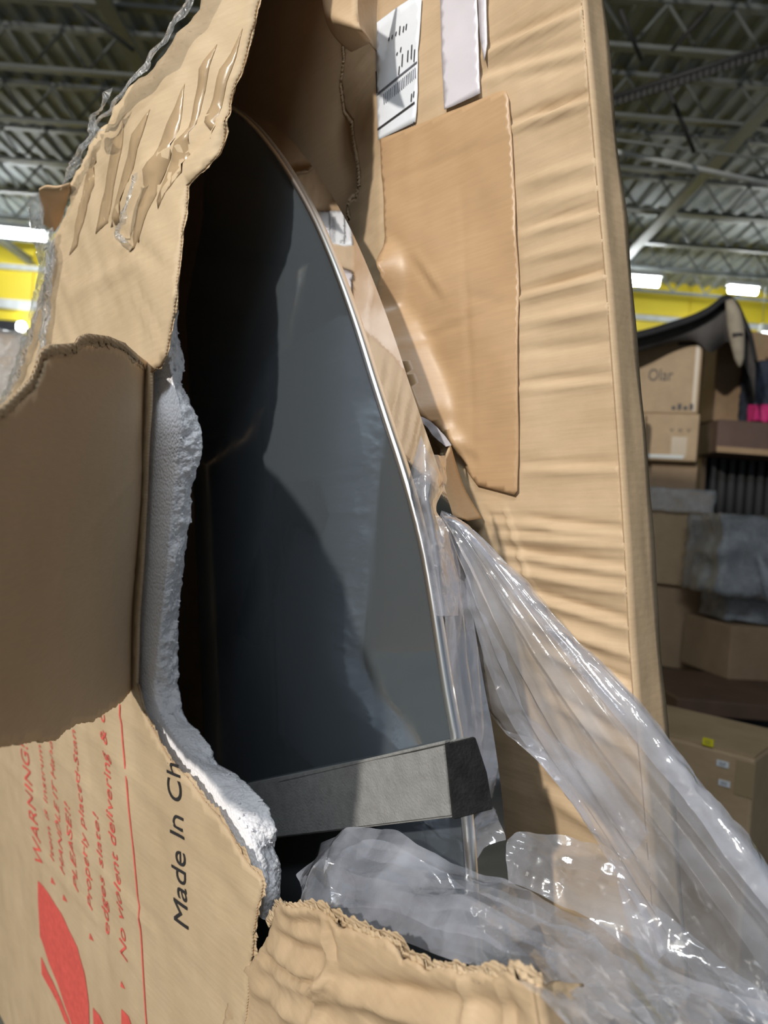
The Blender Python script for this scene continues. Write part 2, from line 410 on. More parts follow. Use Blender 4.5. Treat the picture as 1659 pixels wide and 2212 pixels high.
# light fittings
def fitting(pa, pb, label, r=.05):
    a, b = V(pa), V(pb); mid = (a + b) / 2
    e = thing('strip_light', label, 'light fixture', Matrix.Translation(mid), 'lit strip lights under the far roof')
    d = (b - a).normalized()
    tube('lamp_tube', [a - mid, b - mid], r, TUBE, e, 10)
    up = V((0, 0, r * 1.4)); s = V((0, 1, 0)) * r * 1.5
    vs = [p - mid + q for p in (a - d * .04, b + d * .04) for q in (up - s * .8, up + s * .8, up * 2.2 + s * .5, up * 2.2 - s * .5)]
    mesh_obj('housing', vs, [(0, 1, 5, 4), (1, 2, 6, 5), (2, 3, 7, 6), (3, 0, 4, 7), (0, 3, 2, 1), (4, 5, 6, 7)], HOUSE, e)
    for p in (a, b):
        q = p - mid; tube('hanger', [q + up * 2, V((q.x, q.y, CEIL + .05 - mid.z))], .008, STEEL, e, 5)
fitting(P(-160, 488, 15.5), P(98, 513, 15.5), 'bright strip light hanging above the yellow wall, beside the film-wrapped box corner', .075)
fitting(P(1352, 607, 15.0), P(1422, 612, 15.0), 'bright strip light hanging behind the standing torn board edge', .075)
fitting(P(1575, 626, 15.5), P(1634, 631, 15.5), 'bright strip light hanging right above the peak of the black cover', .06)
fitting(P(1644, 736, 15.5), P(1712, 741, 15.5), 'low bright strip light seen beside the dark blue bundle', .11)
# conduits seen at the upper right
def line_thing(name, pts, r, mat, label, cat):
    base = V(pts[0]); e = thing(name, label, cat, Matrix.Translation(base)); tube('pipe', [V(p) - base for p in pts], r, mat, e, 8); return e
line_thing('roof_conduit', [P(1250, 312, 8.0), P(1480, 358, 8.2), P(1760, 418, 8.5)], .028, PIPE, 'pale conduit slung under the roof joists', 'conduit')
line_thing('roof_conduit', [P(1200, 285, 8.6), P(1659, 345, 9.0), P(1760, 362, 9.0)], .016, STEEL, 'thin grey conduit running above the pale one', 'conduit')
tray = thing('cable_tray', 'dark toothed beam crossing the roof at an angle', 'beam', Matrix.Translation(P(1315, 214, 7.2)))
a, b = V((0, 0, 0)), P(1730, 78, 6.6) - P(1315, 214, 7.2)
tube('chord', [a, b], .025, CABLE, tray, 6)
vs, fs = [], []
for i in range(30):
    p = a + (b - a) * (i / 30); k = len(vs); d = (b - a).normalized() * .018
    vs += [p - d, p + d, p + d - V((0, 0, .085)), p - d - V((0, 0, .085)), p - d + V((0, .04, 0)), p + d + V((0, .04, 0)), p + d + V((0, .04, -.085)), p - d + V((0, .04, -.085))]
    fs += [tuple(k + q for q in f) for f in ((0, 1, 2, 3), (7, 6, 5, 4), (0, 4, 5, 1), (2, 6, 7, 3), (1, 5, 6, 2), (0, 3, 7, 4))]
mesh_obj('teeth', vs, fs, CABLE, tray)['kind'] = 'stuff'
for (x0, y0, x1, y1, lb_) in ((1340, 20, 1385, 130, 'short dark brace rod leaning under the toothed beam, by the standing board edge'), (1430, 160, 1500, 330, 'dark brace rod running from the toothed beam down to the pale conduit'), (1540, 10, 1450, 110, 'dark brace rod rising from the toothed beam towards the roof'), (160, 10, 290, 110, 'lone dark brace rod in the roof above the far corner of the torn carton')):
    tube('brace_rod', [P(x0, y0, 7.3), P(x1, y1, 7.6)], .022, CABLE, ce)

# ================================================================== BACKGROUND STOCK
def carton(name, label, pr, Y, width, h, depth, yaw, mat, z_to_floor=False, group=None, tape=True, flap_gap=False):
    """carton whose front lower right corner is seen at pixel pr at distance Y; yaw turns it so the right end is nearer"""
    c = P(pr[0], pr[1], Y); base = c.copy()
    if z_to_floor: h = h + c.z; base.z = 0
    m = Matrix.Translation(base) @ Matrix.Rotation(-yaw, 4, 'Z')
    e = thing(name, label, 'box', m, group)
    plain_box('body', (-width, 0, 0), (0, depth, h), mat, e, bev=.012)
    if tape:
        plain_box('tape', (-width / 2 - .03, -.003, h - .12), (-width / 2 + .03, .0, h - .01), TAPEBG, e)
        plain_box('top_flap', (-width + .01, .01, h), (-.01, depth / 2 - .004, h + .006), mat, e)
        plain_box('top_flap', (-width + .01, depth / 2 + .004, h), (-.01, depth - .01, h + .006), mat, e)
    return e
TAPEBG = simple('tan_tape', (.36, .27, .16), .35, var=.05)
def word(parent, s, x0, x1, z, hgt, mat, y=-.004):
    vs, fs = text_mesh(s); xs = [v[0] for v in vs]; a, b = min(xs), max(xs)
    return mesh_obj('print', [(x0 + (v[0] - a) / (b - a) * (x1 - x0), y, z + v[1] / .72 * hgt) for v in vs], fs, mat, parent)
def sticker(parent, x0, x1, z0, z1, mat, name='sticker', y=-.004, lines=3):
    o = plain_box(name, (x0, y, z0), (x1, y + .003, z1), mat, parent)
    for i in range(lines):
        zz = z0 + (z1 - z0) * (.25 + i * .22)
        plain_box('print_line', (x0 + (x1 - x0) * .2, y - .001, zz), (x1 - (x1 - x0) * .25, y, zz + (z1 - z0) * .05), GREYP, o)
    return o
s6 = 6.0 / 1600
YAW = math.radians(24)
GP = 'stacked cartons behind the torn box'
c = carton('pallet_carton', 'plain dark carton at the foot of the tall stack, on the black pallet', (1508, 1452, 6.0), 6.0, 1.1, .688, .55, YAW, BGK2, tape=False)
c = carton('film_wrapped_carton', 'large tan carton under crumpled film with a small white label, in the tall stack', (1524, 1272, 5.95), 5.95, 1.1, .768, .55, YAW, BGK, tape=False)
word(c, 'Olar', -.62, -.46, .36, .075, BLACK); sticker(c, -.17, -.055, .14, .25, WHITE)
lumpy_box_later = c
c = carton('flat_carton', 'flat brown carton between the film-wrapped carton and the creased pale one', (1503, 1066, 6.1), 6.1, .95, .251, .45, YAW, BGK2, tape=False)
c = carton('pale_carton', 'pale creased carton with a split corner directly under the Olar carton', (1504, 998, 6.0), 6.0, .44, .392, .5, YAW, BGK, tape=False)
[word(c, ch, -.22 + k * .065, -.19 + k * .065, .24, .04, BLACK) for k, ch in enumerate('vov')]; plain_box('tape', (-.2, -.004, .03), (-.08, 0, .2), TAPEBG, c)
plain_box('edge_tape', (-.43, -.006, .02), (-.1, 0, .05), HOUSE, c)
c = carton('torn_corner_carton', 'narrow pale carton beside the split corner under the Olar carton', (1388, 986, 5.9), 5.9, .5, .34, .15, YAW, BGK, tape=False)
c = carton('printed_carton', 'large grey-brown carton printed Olar in dark letters, at the top of the stack', (1507, 894, 6.0), 6.0, 1.1, .645, .55, YAW, BGK, tape=False)
word(c, 'Olar', -.40, -.21, .27, .10, BLACK); plain_box('edge_tape', (-.05, -.005, .02), (-.02, 0, .61), TAPEBG, c)
plain_box('print_line', (-.19, -.005, .56), (-.06, -.001, .585), BLACK, c)
for i in range(4): plain_box('print_mark', (-.2 + i * .045, -.005, .03), (-.172 + i * .045, -.001, .06 + .02 * (i % 2)), BLACK, c)
# pallet under the stack
pb = P(1516, 1498, 5.98); pb.z = 0
pal = thing('pallet', 'black plastic pallet under the tall carton stack', 'pallet', Matrix.Translation(pb) @ Matrix.Rotation(-YAW, 4, 'Z'))
ph = P(1508, 1452, 6.0).z
for x in (-1.2, -.66, -.12): plain_box('block', (x, 0, 0), (x + .12, .6, ph - .04), CABLE, pal)
for i in range(4): plain_box('deck_board', (-1.2, i * .155, ph - .04), (0, i * .155 + .13, ph), CABLE, pal)
# black cover over the stack
def loft(name, rows, mat, parent=None, nu=40, thick=0, smooth=True, nz=None, close=False):
    """rows: list of polylines (Vectors); resampled and joined"""
    def resample(r, n):
        r = [V(p) for p in r]; d = [0]
        for i in range(1, len(r)): d.append(d[-1] + (r[i] - r[i - 1]).length)
        out = []; k = 0
        for i in range(n):
            t = d[-1] * i / (n - 1)
            while k < len(r) - 2 and d[k + 1] < t: k += 1
            f = (t - d[k]) / max(1e-9, d[k + 1] - d[k])
            p0, p1, p2, p3 = r[max(k - 1, 0)], r[k], r[k + 1], r[min(k + 2, len(r) - 1)]
            out.append(p1 * 1.0 + (p2 - p1) * f if len(r) == 2 else
                       .5 * ((2 * p1) + (p2 - p0) * f + (2 * p0 - 5 * p1 + 4 * p2 - p3) * f ** 2 + (3 * p1 - p0 - 3 * p2 + p3) * f ** 3))
        return out
    return [resample(r, nu) for r in rows]
def grid_mesh(name, G, mat, parent=None, smooth=True, thick=0):
    m, n = len(G), len(G[0]); vs = [p for r in G for p in r]
    fs = [(i * n + j, i * n + j + 1, (i + 1) * n + j + 1, (i + 1) * n + j) for i in range(m - 1) for j in range(n - 1)]
    o = mesh_obj(name, vs, fs, mat, parent, smooth=smooth)
    if thick:
        md = o.modifiers.new('thickness', 'SOLIDIFY'); md.thickness = thick; md.offset = 0
    return o
BLK = simple('black_fabric', (.02, .02, .024), .75, var=.3, scale=8, bump=.2, bscale=20)
GREYCL = simple('grey_brown_fabric', (.085, .078, .075), .85, var=.25, scale=5, bump=.3, bscale=15)
cvb = P(1500, 728, 6.0)
cv = thing('cover_sheet', 'black sheet sagging over the stack and rising to a peak against the yellow wall', 'cover', Matrix.Translation(cvb))
top = [(1290, 742), (1360, 722), (1400, 712), (1450, 697), (1500, 680), (1535, 662), (1568, 638), (1590, 652), (1606, 684), (1622, 722), (1632, 770)]
r0 = [P(x, y + 12, 5.8) - cvb for x, y in top]; r1 = [P(x, y, 5.85) - cvb for x, y in top]; r2 = [P(x, y + 6, 6.7) - cvb for x, y in top]
grid_mesh('sheet', loft('', [r0, r1, r2], BLK), BLK, cv, thick=.02)
low = [(x, y + (56 if x > 1470 else 42) if x < 1515 else y + 100) for x, y in top]
grid_mesh('hanging_side', loft('', [[P(x, y + 8, 5.9) - cvb for x, y in top], [P(x, yy, 5.95) - cvb for (x, y), (_, yy) in zip(top, low)]], GREYCL), GREYCL, cv, thick=.015)
BEIGE = simple('beige_cloth', (.36, .31, .24), .8, var=.15, scale=14, bump=.3)
rb_ = P(1590, 790, 5.75)
cl = thing('cloth_roll', 'beige rolled cloth hanging from the peak of the black cover', 'cloth', Matrix.Translation(rb_))
pp = [(1576, 648), (1584, 676), (1590, 712), (1594, 745), (1597, 775), (1598, 792)]
tube('roll', [P(x, y, 5.75) - rb_ for x, y in pp], .05, BEIGE, cl, 12, rs=[.03, .055, .062, .05, .035, .012])
tube('tie', [P(1583, 722, 5.69) - rb_, P(1603, 722, 5.69) - rb_], .012, GREYCL, cl, 8)
# dark carton to the right of the printed one, board under it, black ribbed panel
c = carton('dark_carton', 'tall dark brown carton beside the Olar carton, under the black cover', (1715, 926, 6.78), 6.78, .80, .84, .45, math.radians(-6), BGK2)
plain_box('side_label', (-.36, -.004, .18), (-.24, 0, .30), BLACK, c); plain_box('stain', (-.33, -.003, .36), (-.18, 0, .62), simple('brown_stain', (.10, .05, .035), .8, var=.4, scale=20), c)
bdp = P(1735, 990, 6.25)
bd = thing('shelf_board', 'dark red-brown board lying across the black ribbed panel', 'board', Matrix.Translation(bdp) @ Matrix.Rotation(-.06, 4, 'Z'))
REDB = simple('red_brown_board', (.12, .075, .06), .7, var=.2, scale=4)
plain_box('board', (-.72, 0, .0), (.1, 1.1, .28), REDB, bd, bev=.01); plain_box('lip', (-.72, -.012, .0), (.1, 0, .05), BGK2, bd)
rpb = P(1735, 1148, 6.7)
rp = thing('ribbed_panel', 'black ribbed panel standing under the red-brown board', 'panel', Matrix.Translation(rpb) @ Matrix.Rotation(-.06, 4, 'Z'))
plain_box('back', (-.92, .06, -rpb.z), (0, .16, .615), BLK, rp)
RIB = simple('rib_grey', (.035, .035, .037), .6, var=.2)
ribm = None
for i in range(10):
    if ribm is None: ro = plain_box('rib', (0, 0, .01), (.048, .06, .615), RIB, rp); ribm = ro.data; ro.location.x = -.86
    else: ro = bpy.data.objects.new('rib', ribm); COL.objects.link(ro); ro.parent = rp; ro.location.x = -.86 + i * .085
plain_box('post', (-.95, .0, 0), (-.90, .1, .615), BGK2, rp)
# film-wrapped grey stack below it
def lumpy_box(name, lo, hi, mat, parent, amp, n=16):
    bm = bmesh.new(); bmesh.ops.create_cube(bm, size=1)
    bmesh.ops.subdivide_edges(bm, edges=bm.edges[:], cuts=n, use_grid_fill=True)
    lo, hi = V(lo), V(hi)
    for v in bm.verts:
        p = V(((v.co.x + .5) * (hi.x - lo.x) + lo.x, (v.co.y + .5) * (hi.y - lo.y) + lo.y, (v.co.z + .5) * (hi.z - lo.z) + lo.z))
        c_ = (lo + hi) / 2; d = (p - c_).normalized()
        k = noise.ridged_multi_fractal(p * 4 + V((3, 3, 3)), 1, 2.2, 3, 1, 2)
        v.co = p + d * (k - .8) * amp
    me = bpy.data.meshes.new(name); bm.to_mesh(me); bm.free(); me.materials.append(mat)
    me.polygons.foreach_set('use_smooth', [True] * len(me.polygons))
    o = bpy.data.objects.new(name, me); COL.objects.link(o); o.parent = parent; return o
lumpy_box('film', (-1.11, -.045, .60), (.015, .06, .79), WRAP, lumpy_box_later, .02)
GREYB = simple('grey_wrapped_goods', (.16, .16, .17), .5, var=.25, scale=6)
gb = P(1545, 1342, 5.3)
g1 = thing('wrapped_bundle', 'grey goods bundled in shiny stretch film below the black ribbed panel', 'bundle', Matrix.Translation(gb))
lumpy_box('goods', (0, 0, .215), (.8, .5, .72), GREYB, g1, .03); lumpy_box('wrap', (-.02, -.04, .20), (.83, .52, .76), WRAP, g1, .05)
tube('film_tail', [(.24, -.06, .5), (.3, -.07, .36), (.34, -.07, .2), (.46, -.06, .08)], .03, WRAP, g1, 8, rs=[.02, .04, .03, .015])
gb2 = P(1566, 1345, 5.5)
g2 = thing('dark_bundle', 'dark goods under loose grey film on the low brown carton', 'bundle', Matrix.Translation(gb2))
lumpy_box('goods', (.02, .04, .03), (.7, .4, .17), GREYB, g2, .03); lumpy_box('wrap', (0, 0, .02), (.72, .42, .2), WRAP, g2, .04)
c = carton('low_carton', 'low brown carton carrying loose grey film, beside the dark doorway gap', (1720, 1476, 5.45), 5.45, .56, .395, .6, math.radians(-10), BGK2, tape=False)
kb = P(1545, 1480, 7.4)
col_ = thing('dark_post', 'black wrapped post standing between the tall stack and the low carton', 'post', Matrix.Translation(V((kb.x, kb.y, 0))))
lumpy_box('post', (-.13, 0, 0), (.14, .25, 1.05), BLK, col_, .02, 8)
wb = P(1524, 1455, 5.6); wb.z = .2
sc_ = thing('film_scrap', 'crumpled scrap of clear film caught at the foot of the black post', 'film', Matrix.Translation(wb))
lumpy_box('scrap', (-.05, 0, -.05), (.05, .06, .16), WRAP, sc_, .05, 8)
BROWNT = simple('brown_board', (.13, .075, .05), .55, var=.2, scale=5)
tb = P(1462, 1530, 4.6); tb.z = 0
tt = thing('low_platform', 'low reddish-brown platform on the floor in front of the film-wrapped goods', 'platform', Matrix.Translation(tb))
ht = P(1462, 1508, 4.6).z
plain_box('top', (0, 0, ht - .1), (1.4, 1.0, ht), BROWNT, tt, bev=.01); 
for x in (.05, 1.25): plain_box('foot', (x, .05, 0), (x + .1, .95, ht - .1), CABLE, tt)
# near carton with stickers
Yc = 2.6
crn = P(1632, 1640, Yc)
A2 = math.radians(41)
e = thing('sticker_carton', 'brown carton on the floor with a yellow sticker and two white labels', 'box', Matrix.Translation(V((crn.x, crn.y, 0))) @ Matrix.Rotation(-A2, 4, 'Z'))
plain_box('body', (-.62, 0, 0), (0, .5, crn.z), BGK, e, bev=.012)
plain_box('top_flap', (-.61, .008, crn.z), (-.006, .246, crn.z + .006), BGK, e); plain_box('top_flap', (-.61, .252, crn.z), (-.006, .492, crn.z + .006), BGK, e)
def ons(px, py):      # pixel -> (x,z) on the carton's left face
    mi_ = e.matrix_world.inverted(); p0 = mi_ @ CAM; r_ = mi_.to_3x3() @ ray(px, py); t = -p0.y / r_.y; q = p0 + r_ * t; return q.x, q.z
def st(p0, p1, mat, nm):
    a_, b_ = ons(*p0), ons(*p1); return sticker(e, a_[0], b_[0], b_[1], a_[1], mat, nm)
st((1519, 1592), (1541, 1614), YSTICK, 'yellow_sticker'); st((1549, 1640), (1574, 1660), WHITE, 'white_label'); st((1553, 1682), (1577, 1702), WHITE, 'white_label')
plain_box('corner_tape', (-.06, -.003, crn.z - .14), (-.0, .0, crn.z - .02), TAPEBG, e)
# dark blue bundle and pink cloth at the right margin
BLUEF = simple('dark_blue_fabric', (.03, .04, .065), .8, var=.4, scale=12, bump=.3)
btop = bdp.z + .28
bb = P(1662, 910, 6.40); bb.z = btop - .01
b1 = thing('fabric_bundle', 'dark blue fabric bundle piled beside the dark carton', 'bundle', Matrix.Translation(bb))
lumpy_box('fabric', (-.12, .02, .03), (.40, .27, .60), BLUEF, b1, .05)
PINK = simple('pink_cloth', (.55, .02, .16), .7, var=.2, scale=10)
pb_ = P(1642, 925, 6.29); pb_.z = btop - .01
pk = thing('pink_cloth', 'bright pink cloth tucked below the dark blue bundle', 'cloth', Matrix.Translation(pb_))
lumpy_box('cloth', (-.05, .0, .03), (.07, .10, .15), PINK, pk, .04, 8)
sb = P(1600, 700, 5.7)
# left margin: film-wrapped cartons
lb = P(52, 1010, 4.4)
l1 = thing('wrapped_carton', 'film-wrapped carton stack behind the far corner of the torn box', 'box', Matrix.Translation(V((lb.x, lb.y, 0))))
plain_box('body', (-.9, 0, 0), (.0, .7, P(30, 722, 4.4).z), BGK, l1, bev=.01); lumpy_box('wrap', (-.92, -.02, .8), (.02, .72, P(30, 722, 4.4).z + .02), WRAP, l1, .035)
k_ = P(-20, 714, WALLY - .4)
dk = thing('black_heater', 'black unit hanging against the yellow wall by a white lamp', 'unit', Matrix.Translation(k_))
plain_box('case', (0, 0, 0), (.6, .3, .28), BLK, dk, bev=.015); plain_box('bracket', (.22, .29, .06), (.38, WALLY - k_.y + .003, .2), STEEL, dk)
lm = P(46, 706, WALLY - .3)
lmp = thing('wall_lamp', 'round white lamp beside the black unit on the yellow wall', 'lamp', Matrix.Translation(lm))
bm = bmesh.new(); bmesh.ops.create_uvsphere(bm, u_segments=16, v_segments=10, radius=.12); me = bpy.data.meshes.new('globe'); bm.to_mesh(me); bm.free(); me.materials.append(TUBE)
go = bpy.data.objects.new('globe', me); COL.objects.link(go); go.parent = lmp
plain_box('mount', (-.04, .1, -.04), (.04, WALLY - lm.y + .003, .04), STEEL, lmp)

# ================================================================== THE TORN CARTON
BASEV = -1.64
TC = boxframe_thing('torn_carton', 'large torn cardboard carton standing on end, its front wall ripped open', 'box', (-.6, BASEV, .2))
def pxpoly(pts, w, disp=None):
    return [solve(x, y, w, disp) if disp else F(x, y, w) for x, y in pts]
# ---- printed front wall (left of the rip)
def pcr(lst, w): return [(F(*a, w), F(*b, w), amp, wd_, k) for a, b, amp, wd_, k in lst]
fcr = creases(pcr([((-40, 1590), (330, 2010), .0035, .012, 'r'), ((40, 1555), (330, 1850), .003, .010, 'r'), ((150, 1545), (560, 1965), .0035, .012, 'r'),
                   ((0, 1740), (300, 2090), .003, .010, 'r'), ((210, 1500), (420, 1690), .003, .012, 'r'), ((230, 1870), (500, 2190), .003, .012, 'd'),
                   ((455, 1840), (555, 1960), .003, .008, 'r'), ((440, 1920), (540, 2060), .003, .008, 's'),
                   ((60, 500), (320, 150), .004, .02, 'r'), ((250, 470), (500, 60), .006, .018, 'r'), ((330, 420), (440, 130), .006, .016, 's'),
                   ((220, 470), (370, 590), .004, .010, 'd'), ((150, 640), (300, 560), .004, .014, 'r'), ((280, 610), (350, 740), .003, .010, 's'),
                   ((180, 430), (250, 230), .006, .016, 's'), ((120, 560), (180, 380), .006, .02, 's')], 0))
def dF(u, v):
    bend = .11 * smooth01((v - .36) / .32) * smooth01((u + .66) / .36)
    return bend + fcr(u, v) * (-2.0 if v > 0 else -1.0) + (.0035 * noise.noise(V((u * 22 + v * 16, v * 3 - u * 2, 5))) if v > .25 else 0) + .005 * noise.noise(V((u * 3, v * 3, 2))) + .0022 * noise.noise(V((u * 16, v * 11, 6))) - .03 * smooth01((-u - 1.0) / .6) * 0
front_px = [(540, -640), (560, -330), (562, -150), (557, 0), (535, 90), (492, 225), (485, 270), (470, 330), (440, 362), (402, 398), (398, 460), (386, 560), (378, 640), (369, 700), (355, 770), (342, 792), (325, 802),
            (310, 1130), (293, 1478),
            (300, 1500), (310, 1540), (345, 1610), (375, 1655), (410, 1690), (436, 1728), (468, 1765), (495, 1800), (530, 1862), (562, 1900), (565, 1915), (553, 1960), (546, 2010), (541, 2066),
            (535, 2140), (520, 2300), 'LR', 'LB', 'LM', (18, 850), (62, 720), (95, 600), (112, 520), (128, 490), (152, 440), (150, 400), (210, 285), (330, 150), (430, 20), (480, -200), (490, -640)]
tornF = [True] * len(front_px)
for i in (17, 16): tornF[i] = False
FP = [solve(*p, 0, dF) if not isinstance(p, str) else {'LR': (-.52, BASEV), 'LB': (-2.75, BASEV), 'LM': (-2.75, F(0, 905, 0)[1])}[p] for p in front_px]
front = sheet('front_wall', FP, 0, dF, .006, .016, [KRA, KTORN], TC, amp=.0028, flags=tornF, spacing=.007)
# ---- flap folded out of the front wall along its crease
ca, cb = V(F(324, 798, 0)), V(F(292, 1480, 0)); cd = (ca - cb).normalized(); cperp = V((-cd.y, cd.x))     # points to -u
if cperp.x > 0: cperp = -cperp
AL = math.radians(146)
def flap_pt(s, t, h):   # s along crease from cb, t out along the flap, h normal
    q = V((cb.x + cd.x * s, cb.y + cd.y * s, -.012)); tdir = V((cperp.x * math.cos(AL), cperp.y * math.cos(AL), -math.sin(AL)))
    nrm = V((cperp.x * math.sin(AL), cperp.y * math.sin(AL), math.cos(AL)))
    return q + tdir * t + nrm * h
f0 = flap_pt(0, 0, 0); fs_ = flap_pt(1, 0, 0) - f0; ft_ = flap_pt(0, 1, 0) - f0; fn_ = fs_.cross(ft_)
def flap_st(px, py):
    r = rl(px, py); t = (f0 - cam_l).dot(fn_) / r.dot(fn_); p = cam_l + r * t - f0; return p.dot(fs_), p.dot(ft_)
flap_px = [(322, 800), (296, 782), (268, 757), (235, 745), (190, 741), (172, 748), (165, 762), (140, 766), (112, 768), (100, 780), (92, 805), (78, 840), (55, 862), (30, 888), (0, 912), (-30, 930), (-50, 940), (-70, 952),
           (-78, 1300), (-70, 1636), (-40, 1624), (0, 1613), (60, 1604), (100, 1603), (125, 1600), (145, 1582), (170, 1563), (200, 1560), (225, 1545), (262, 1518), (291, 1480)]
FLP = [flap_st(*p) for p in flap_px]
fl = [True] * len(FLP); fl[-1] = False
flcr = creases([(flap_st(0, 1380), flap_st(300, 1010), .004, .010, 'r'), (flap_st(0, 1215), flap_st(295, 1240), .0035, .008, 's'), (flap_st(110, 770), flap_st(280, 800), .004, .01, 'd')])
def dFl(s, t): return flcr(s, t) + .006 * noise.noise(V((s * 4, t * 4, 9)))
flap = sheet('folded_flap', FLP, 0, dFl, -.005, .012, [KIN, KTORN], TC, amp=.0028, flags=fl, spacing=.006, place=lambda s, t, h: flap_pt(s, t, -h))
# ---- crumpled lower piece
lcr = creases(pcr([((560, 2060), (1000, 2212), .008, .014, 'r'), ((720, 1990), (735, 2060), .008, .01, 's'), ((735, 2050), (690, 2212), .006, .01, 'r'), ((580, 2030), (730, 2060), .006, .012, 'd'),
                   ((540, 2090), (800, 2150), .006, .012, 's'), ((740, 2110), (1130, 2180), .007, .016, 'd'), ((1010, 2100), (1030, 2260), .005, .008, 'r'), ((1100, 2120), (1120, 2260), .004, .008, 's'),
                   ((520, 2150), (760, 2230), .006, .014, 'r'), ((680, 2130), (720, 2090), .006, .008, 's'), ((600, 1990), (710, 1995), .006, .010, 'd')], -.02))
low_px = [(532, 2072), (552, 2035), (570, 1990), (585, 1965), (602, 1952), (640, 1958), (668, 1954), (700, 1962), (730, 1975), (745, 1992), (790, 2005), (830, 2022), (850, 2022), (870, 2040), (882, 2066), (915, 2072),
          (930, 2090), (985, 2088), (1005, 2100), (1050, 2092), (1075, 2104), (1110, 2090), (1140, 2106), (1166, 2114), (1176, 2170), (1188, 2260), 'R', 'L', (440, 2300), (480, 2140)]
LP0 = [F(*p, -.02) if not isinstance(p, str) else ({'R': .24, 'L': -.55}[p], BASEV) for p in low_px]
ulo = F(545, 2060, -.02)[0]
def dL(u, v):
    return -1.9 * lcr(u, v) + .0026 * crumple(V((u, v, .3)) * 1.5, 4) + .0012 * noise.noise(V((u * 26, v * 22, 8))) + .02 * (1 - smooth01((u - ulo) / .12)) - .012 * smooth01((u - ulo) / .25)
tl = [True] * len(low_px)
for i in (23, 24, 25, 26, 27): tl[i] = False
lower = sheet('crumpled_lower_wall', LP0, -.02, dL, .007, .0075, [KRL, KTORN], TC, amp=.003, flags=tl, spacing=.005)
# its right end turns the corner
cr0, cr1 = F(1166, 2114, -.03), F(1215, 2420, -.03)
vs, fs = [], []
for i in range(14):
    t = i / 13
    for j in range(8):
        q = j / 7; vs.append(V((cr0[0] + (cr1[0] - cr0[0]) * t + .012 * noise.noise(V((q * 4, t * 5, 1))) * q, cr0[1] - .006 + (cr1[1] - cr0[1]) * t - .03 * q * (1 - t) + .012 * noise.noise(V((q * 9, 0, 3))) * (t == 0), -.033 + q * .07)))
fs = [(i * 8 + j, i * 8 + j + 1, (i + 1) * 8 + j + 1, (i + 1) * 8 + j) for i in range(13) for j in range(7)]
o = bf('end_wall', vs, fs, KR, TC, smooth=True); md = o.modifiers.new('t', 'SOLIDIFY'); md.thickness = .006
# lower body of the carton down to the floor (mostly below the picture)
# ---- labelled wall (right of the rip), set deeper
WB = .40
uf = [F(815, y, WB) for y in (0, 300, 640)]
def foldline(v):
    a, b = uf[0], uf[2]; return a[0] + (b[0] - a[0]) * (v - a[1]) / (b[1] - a[1])
vtop, vbot = F(815, 470, WB)[1], F(815, 700, WB)[1]
bcr = creases(pcr([((1050, 110), (1270, 15), .006, .012, 's'), ((1100, 272), (1290, 205), .008, .011, 's'), ((1122, 640), (1325, 585), .008, .011, 's'),
                   ((1110, 400), (1300, 345), .003, .012, 'r'), ((1125, 500), (1310, 450), .005, .010, 's'), ((1120, 455), (1310, 400), .003, .012, 'r'), ((1130, 560), (1310, 520), .003, .01, 'r'),
                   ((1130, 700), (1330, 665), .004, .012, 'r'), ((1125, 835), (1335, 815), .004, .010, 's'), ((1130, 760), (1330, 735), .003, .012, 'd'),
                   ((1130, 1010), (1345, 1008), .004, .010, 's'), ((1060, 1105), (1190, 1135), .003, .008, 'r'), ((1060, 1120), (1350, 1150), .006, .010, 's'), ((1080, 1160), (1350, 1180), .005, .009, 'r'),
                   ((1090, 1190), (1355, 1230), .007, .010, 's'), ((1110, 1235), (1360, 1280), .006, .010, 'r'), ((1120, 1275), (1365, 1350), .007, .012, 's'), ((1150, 1340), (1370, 1420), .007, .012, 'r'),
                   ((1180, 1400), (1370, 1490), .007, .012, 's'), ((1250, 1400), (1370, 1560), .006, .012, 'r'), ((1180, 1500), (1400, 1640), .005, .014, 's'), ((1090, 1100), (1160, 1290), .003, .006, 'r'),
                   ((1000, 180), (1270, 100), .004, .016, 's'), ((1090, 170), (1270, 130), .003, .014, 'd'), ((1180, 1700), (1390, 1850), .005, .02, 's')], WB))
def dB(u, v):
    d = foldline(v) - u; s = 0
    if d > -.02:
        k = smooth01((v - vbot) / max(1e-6, vtop - vbot)) if vtop > vbot else 1
        x = max(0, d + .012); s += .3 * k * x * x / (x + .012)
    return -1.7 * bcr(u, v) + s + .007 * noise.noise(V((u * 5, v * 5, 3))) + .0018 * noise.noise(V((u * 10, v * 38, 7)))
right_px = [(712, -640), (720, -330), (742, 60), (745, 130), (738, 180), (745, 235), (762, 260), (766, 300), (775, 350), (778, 400), (770, 430), (757, 432), (752, 450), (757, 470), (750, 490), (762, 520), (790, 580), (812, 640),
            (830, 720), (872, 800), (900, 870), (925, 920), (960, 965), (958, 1000), (950, 1050), (945, 1085), (965, 1110), (988, 1122), (1000, 1118), (1012, 1140), (1020, 1250), (1040, 1400), (1070, 1800), (1085, 2200), (1090, 2420),
            (1440, 2420), (1430, 2300), (1410, 1950), (1390, 1700), (1372, 1530), (1362, 1400), (1352, 1200), (1340, 1000), (1325, 800), (1310, 600), (1292, 400), (1275, 200), (1258, 0), (1230, -330), (1205, -640)]
RP = [solve(x, y, WB, dB) for x, y in right_px]
tr_ = [i < 30 for i in range(len(right_px))]
right = sheet('labelled_wall', RP, WB, dB, .006, .0065, [KR, KTORN], TC, amp=.0026, flags=tr_, spacing=.006)
right['label'] = 'wrinkled brown wall with paper patch and shipping label'
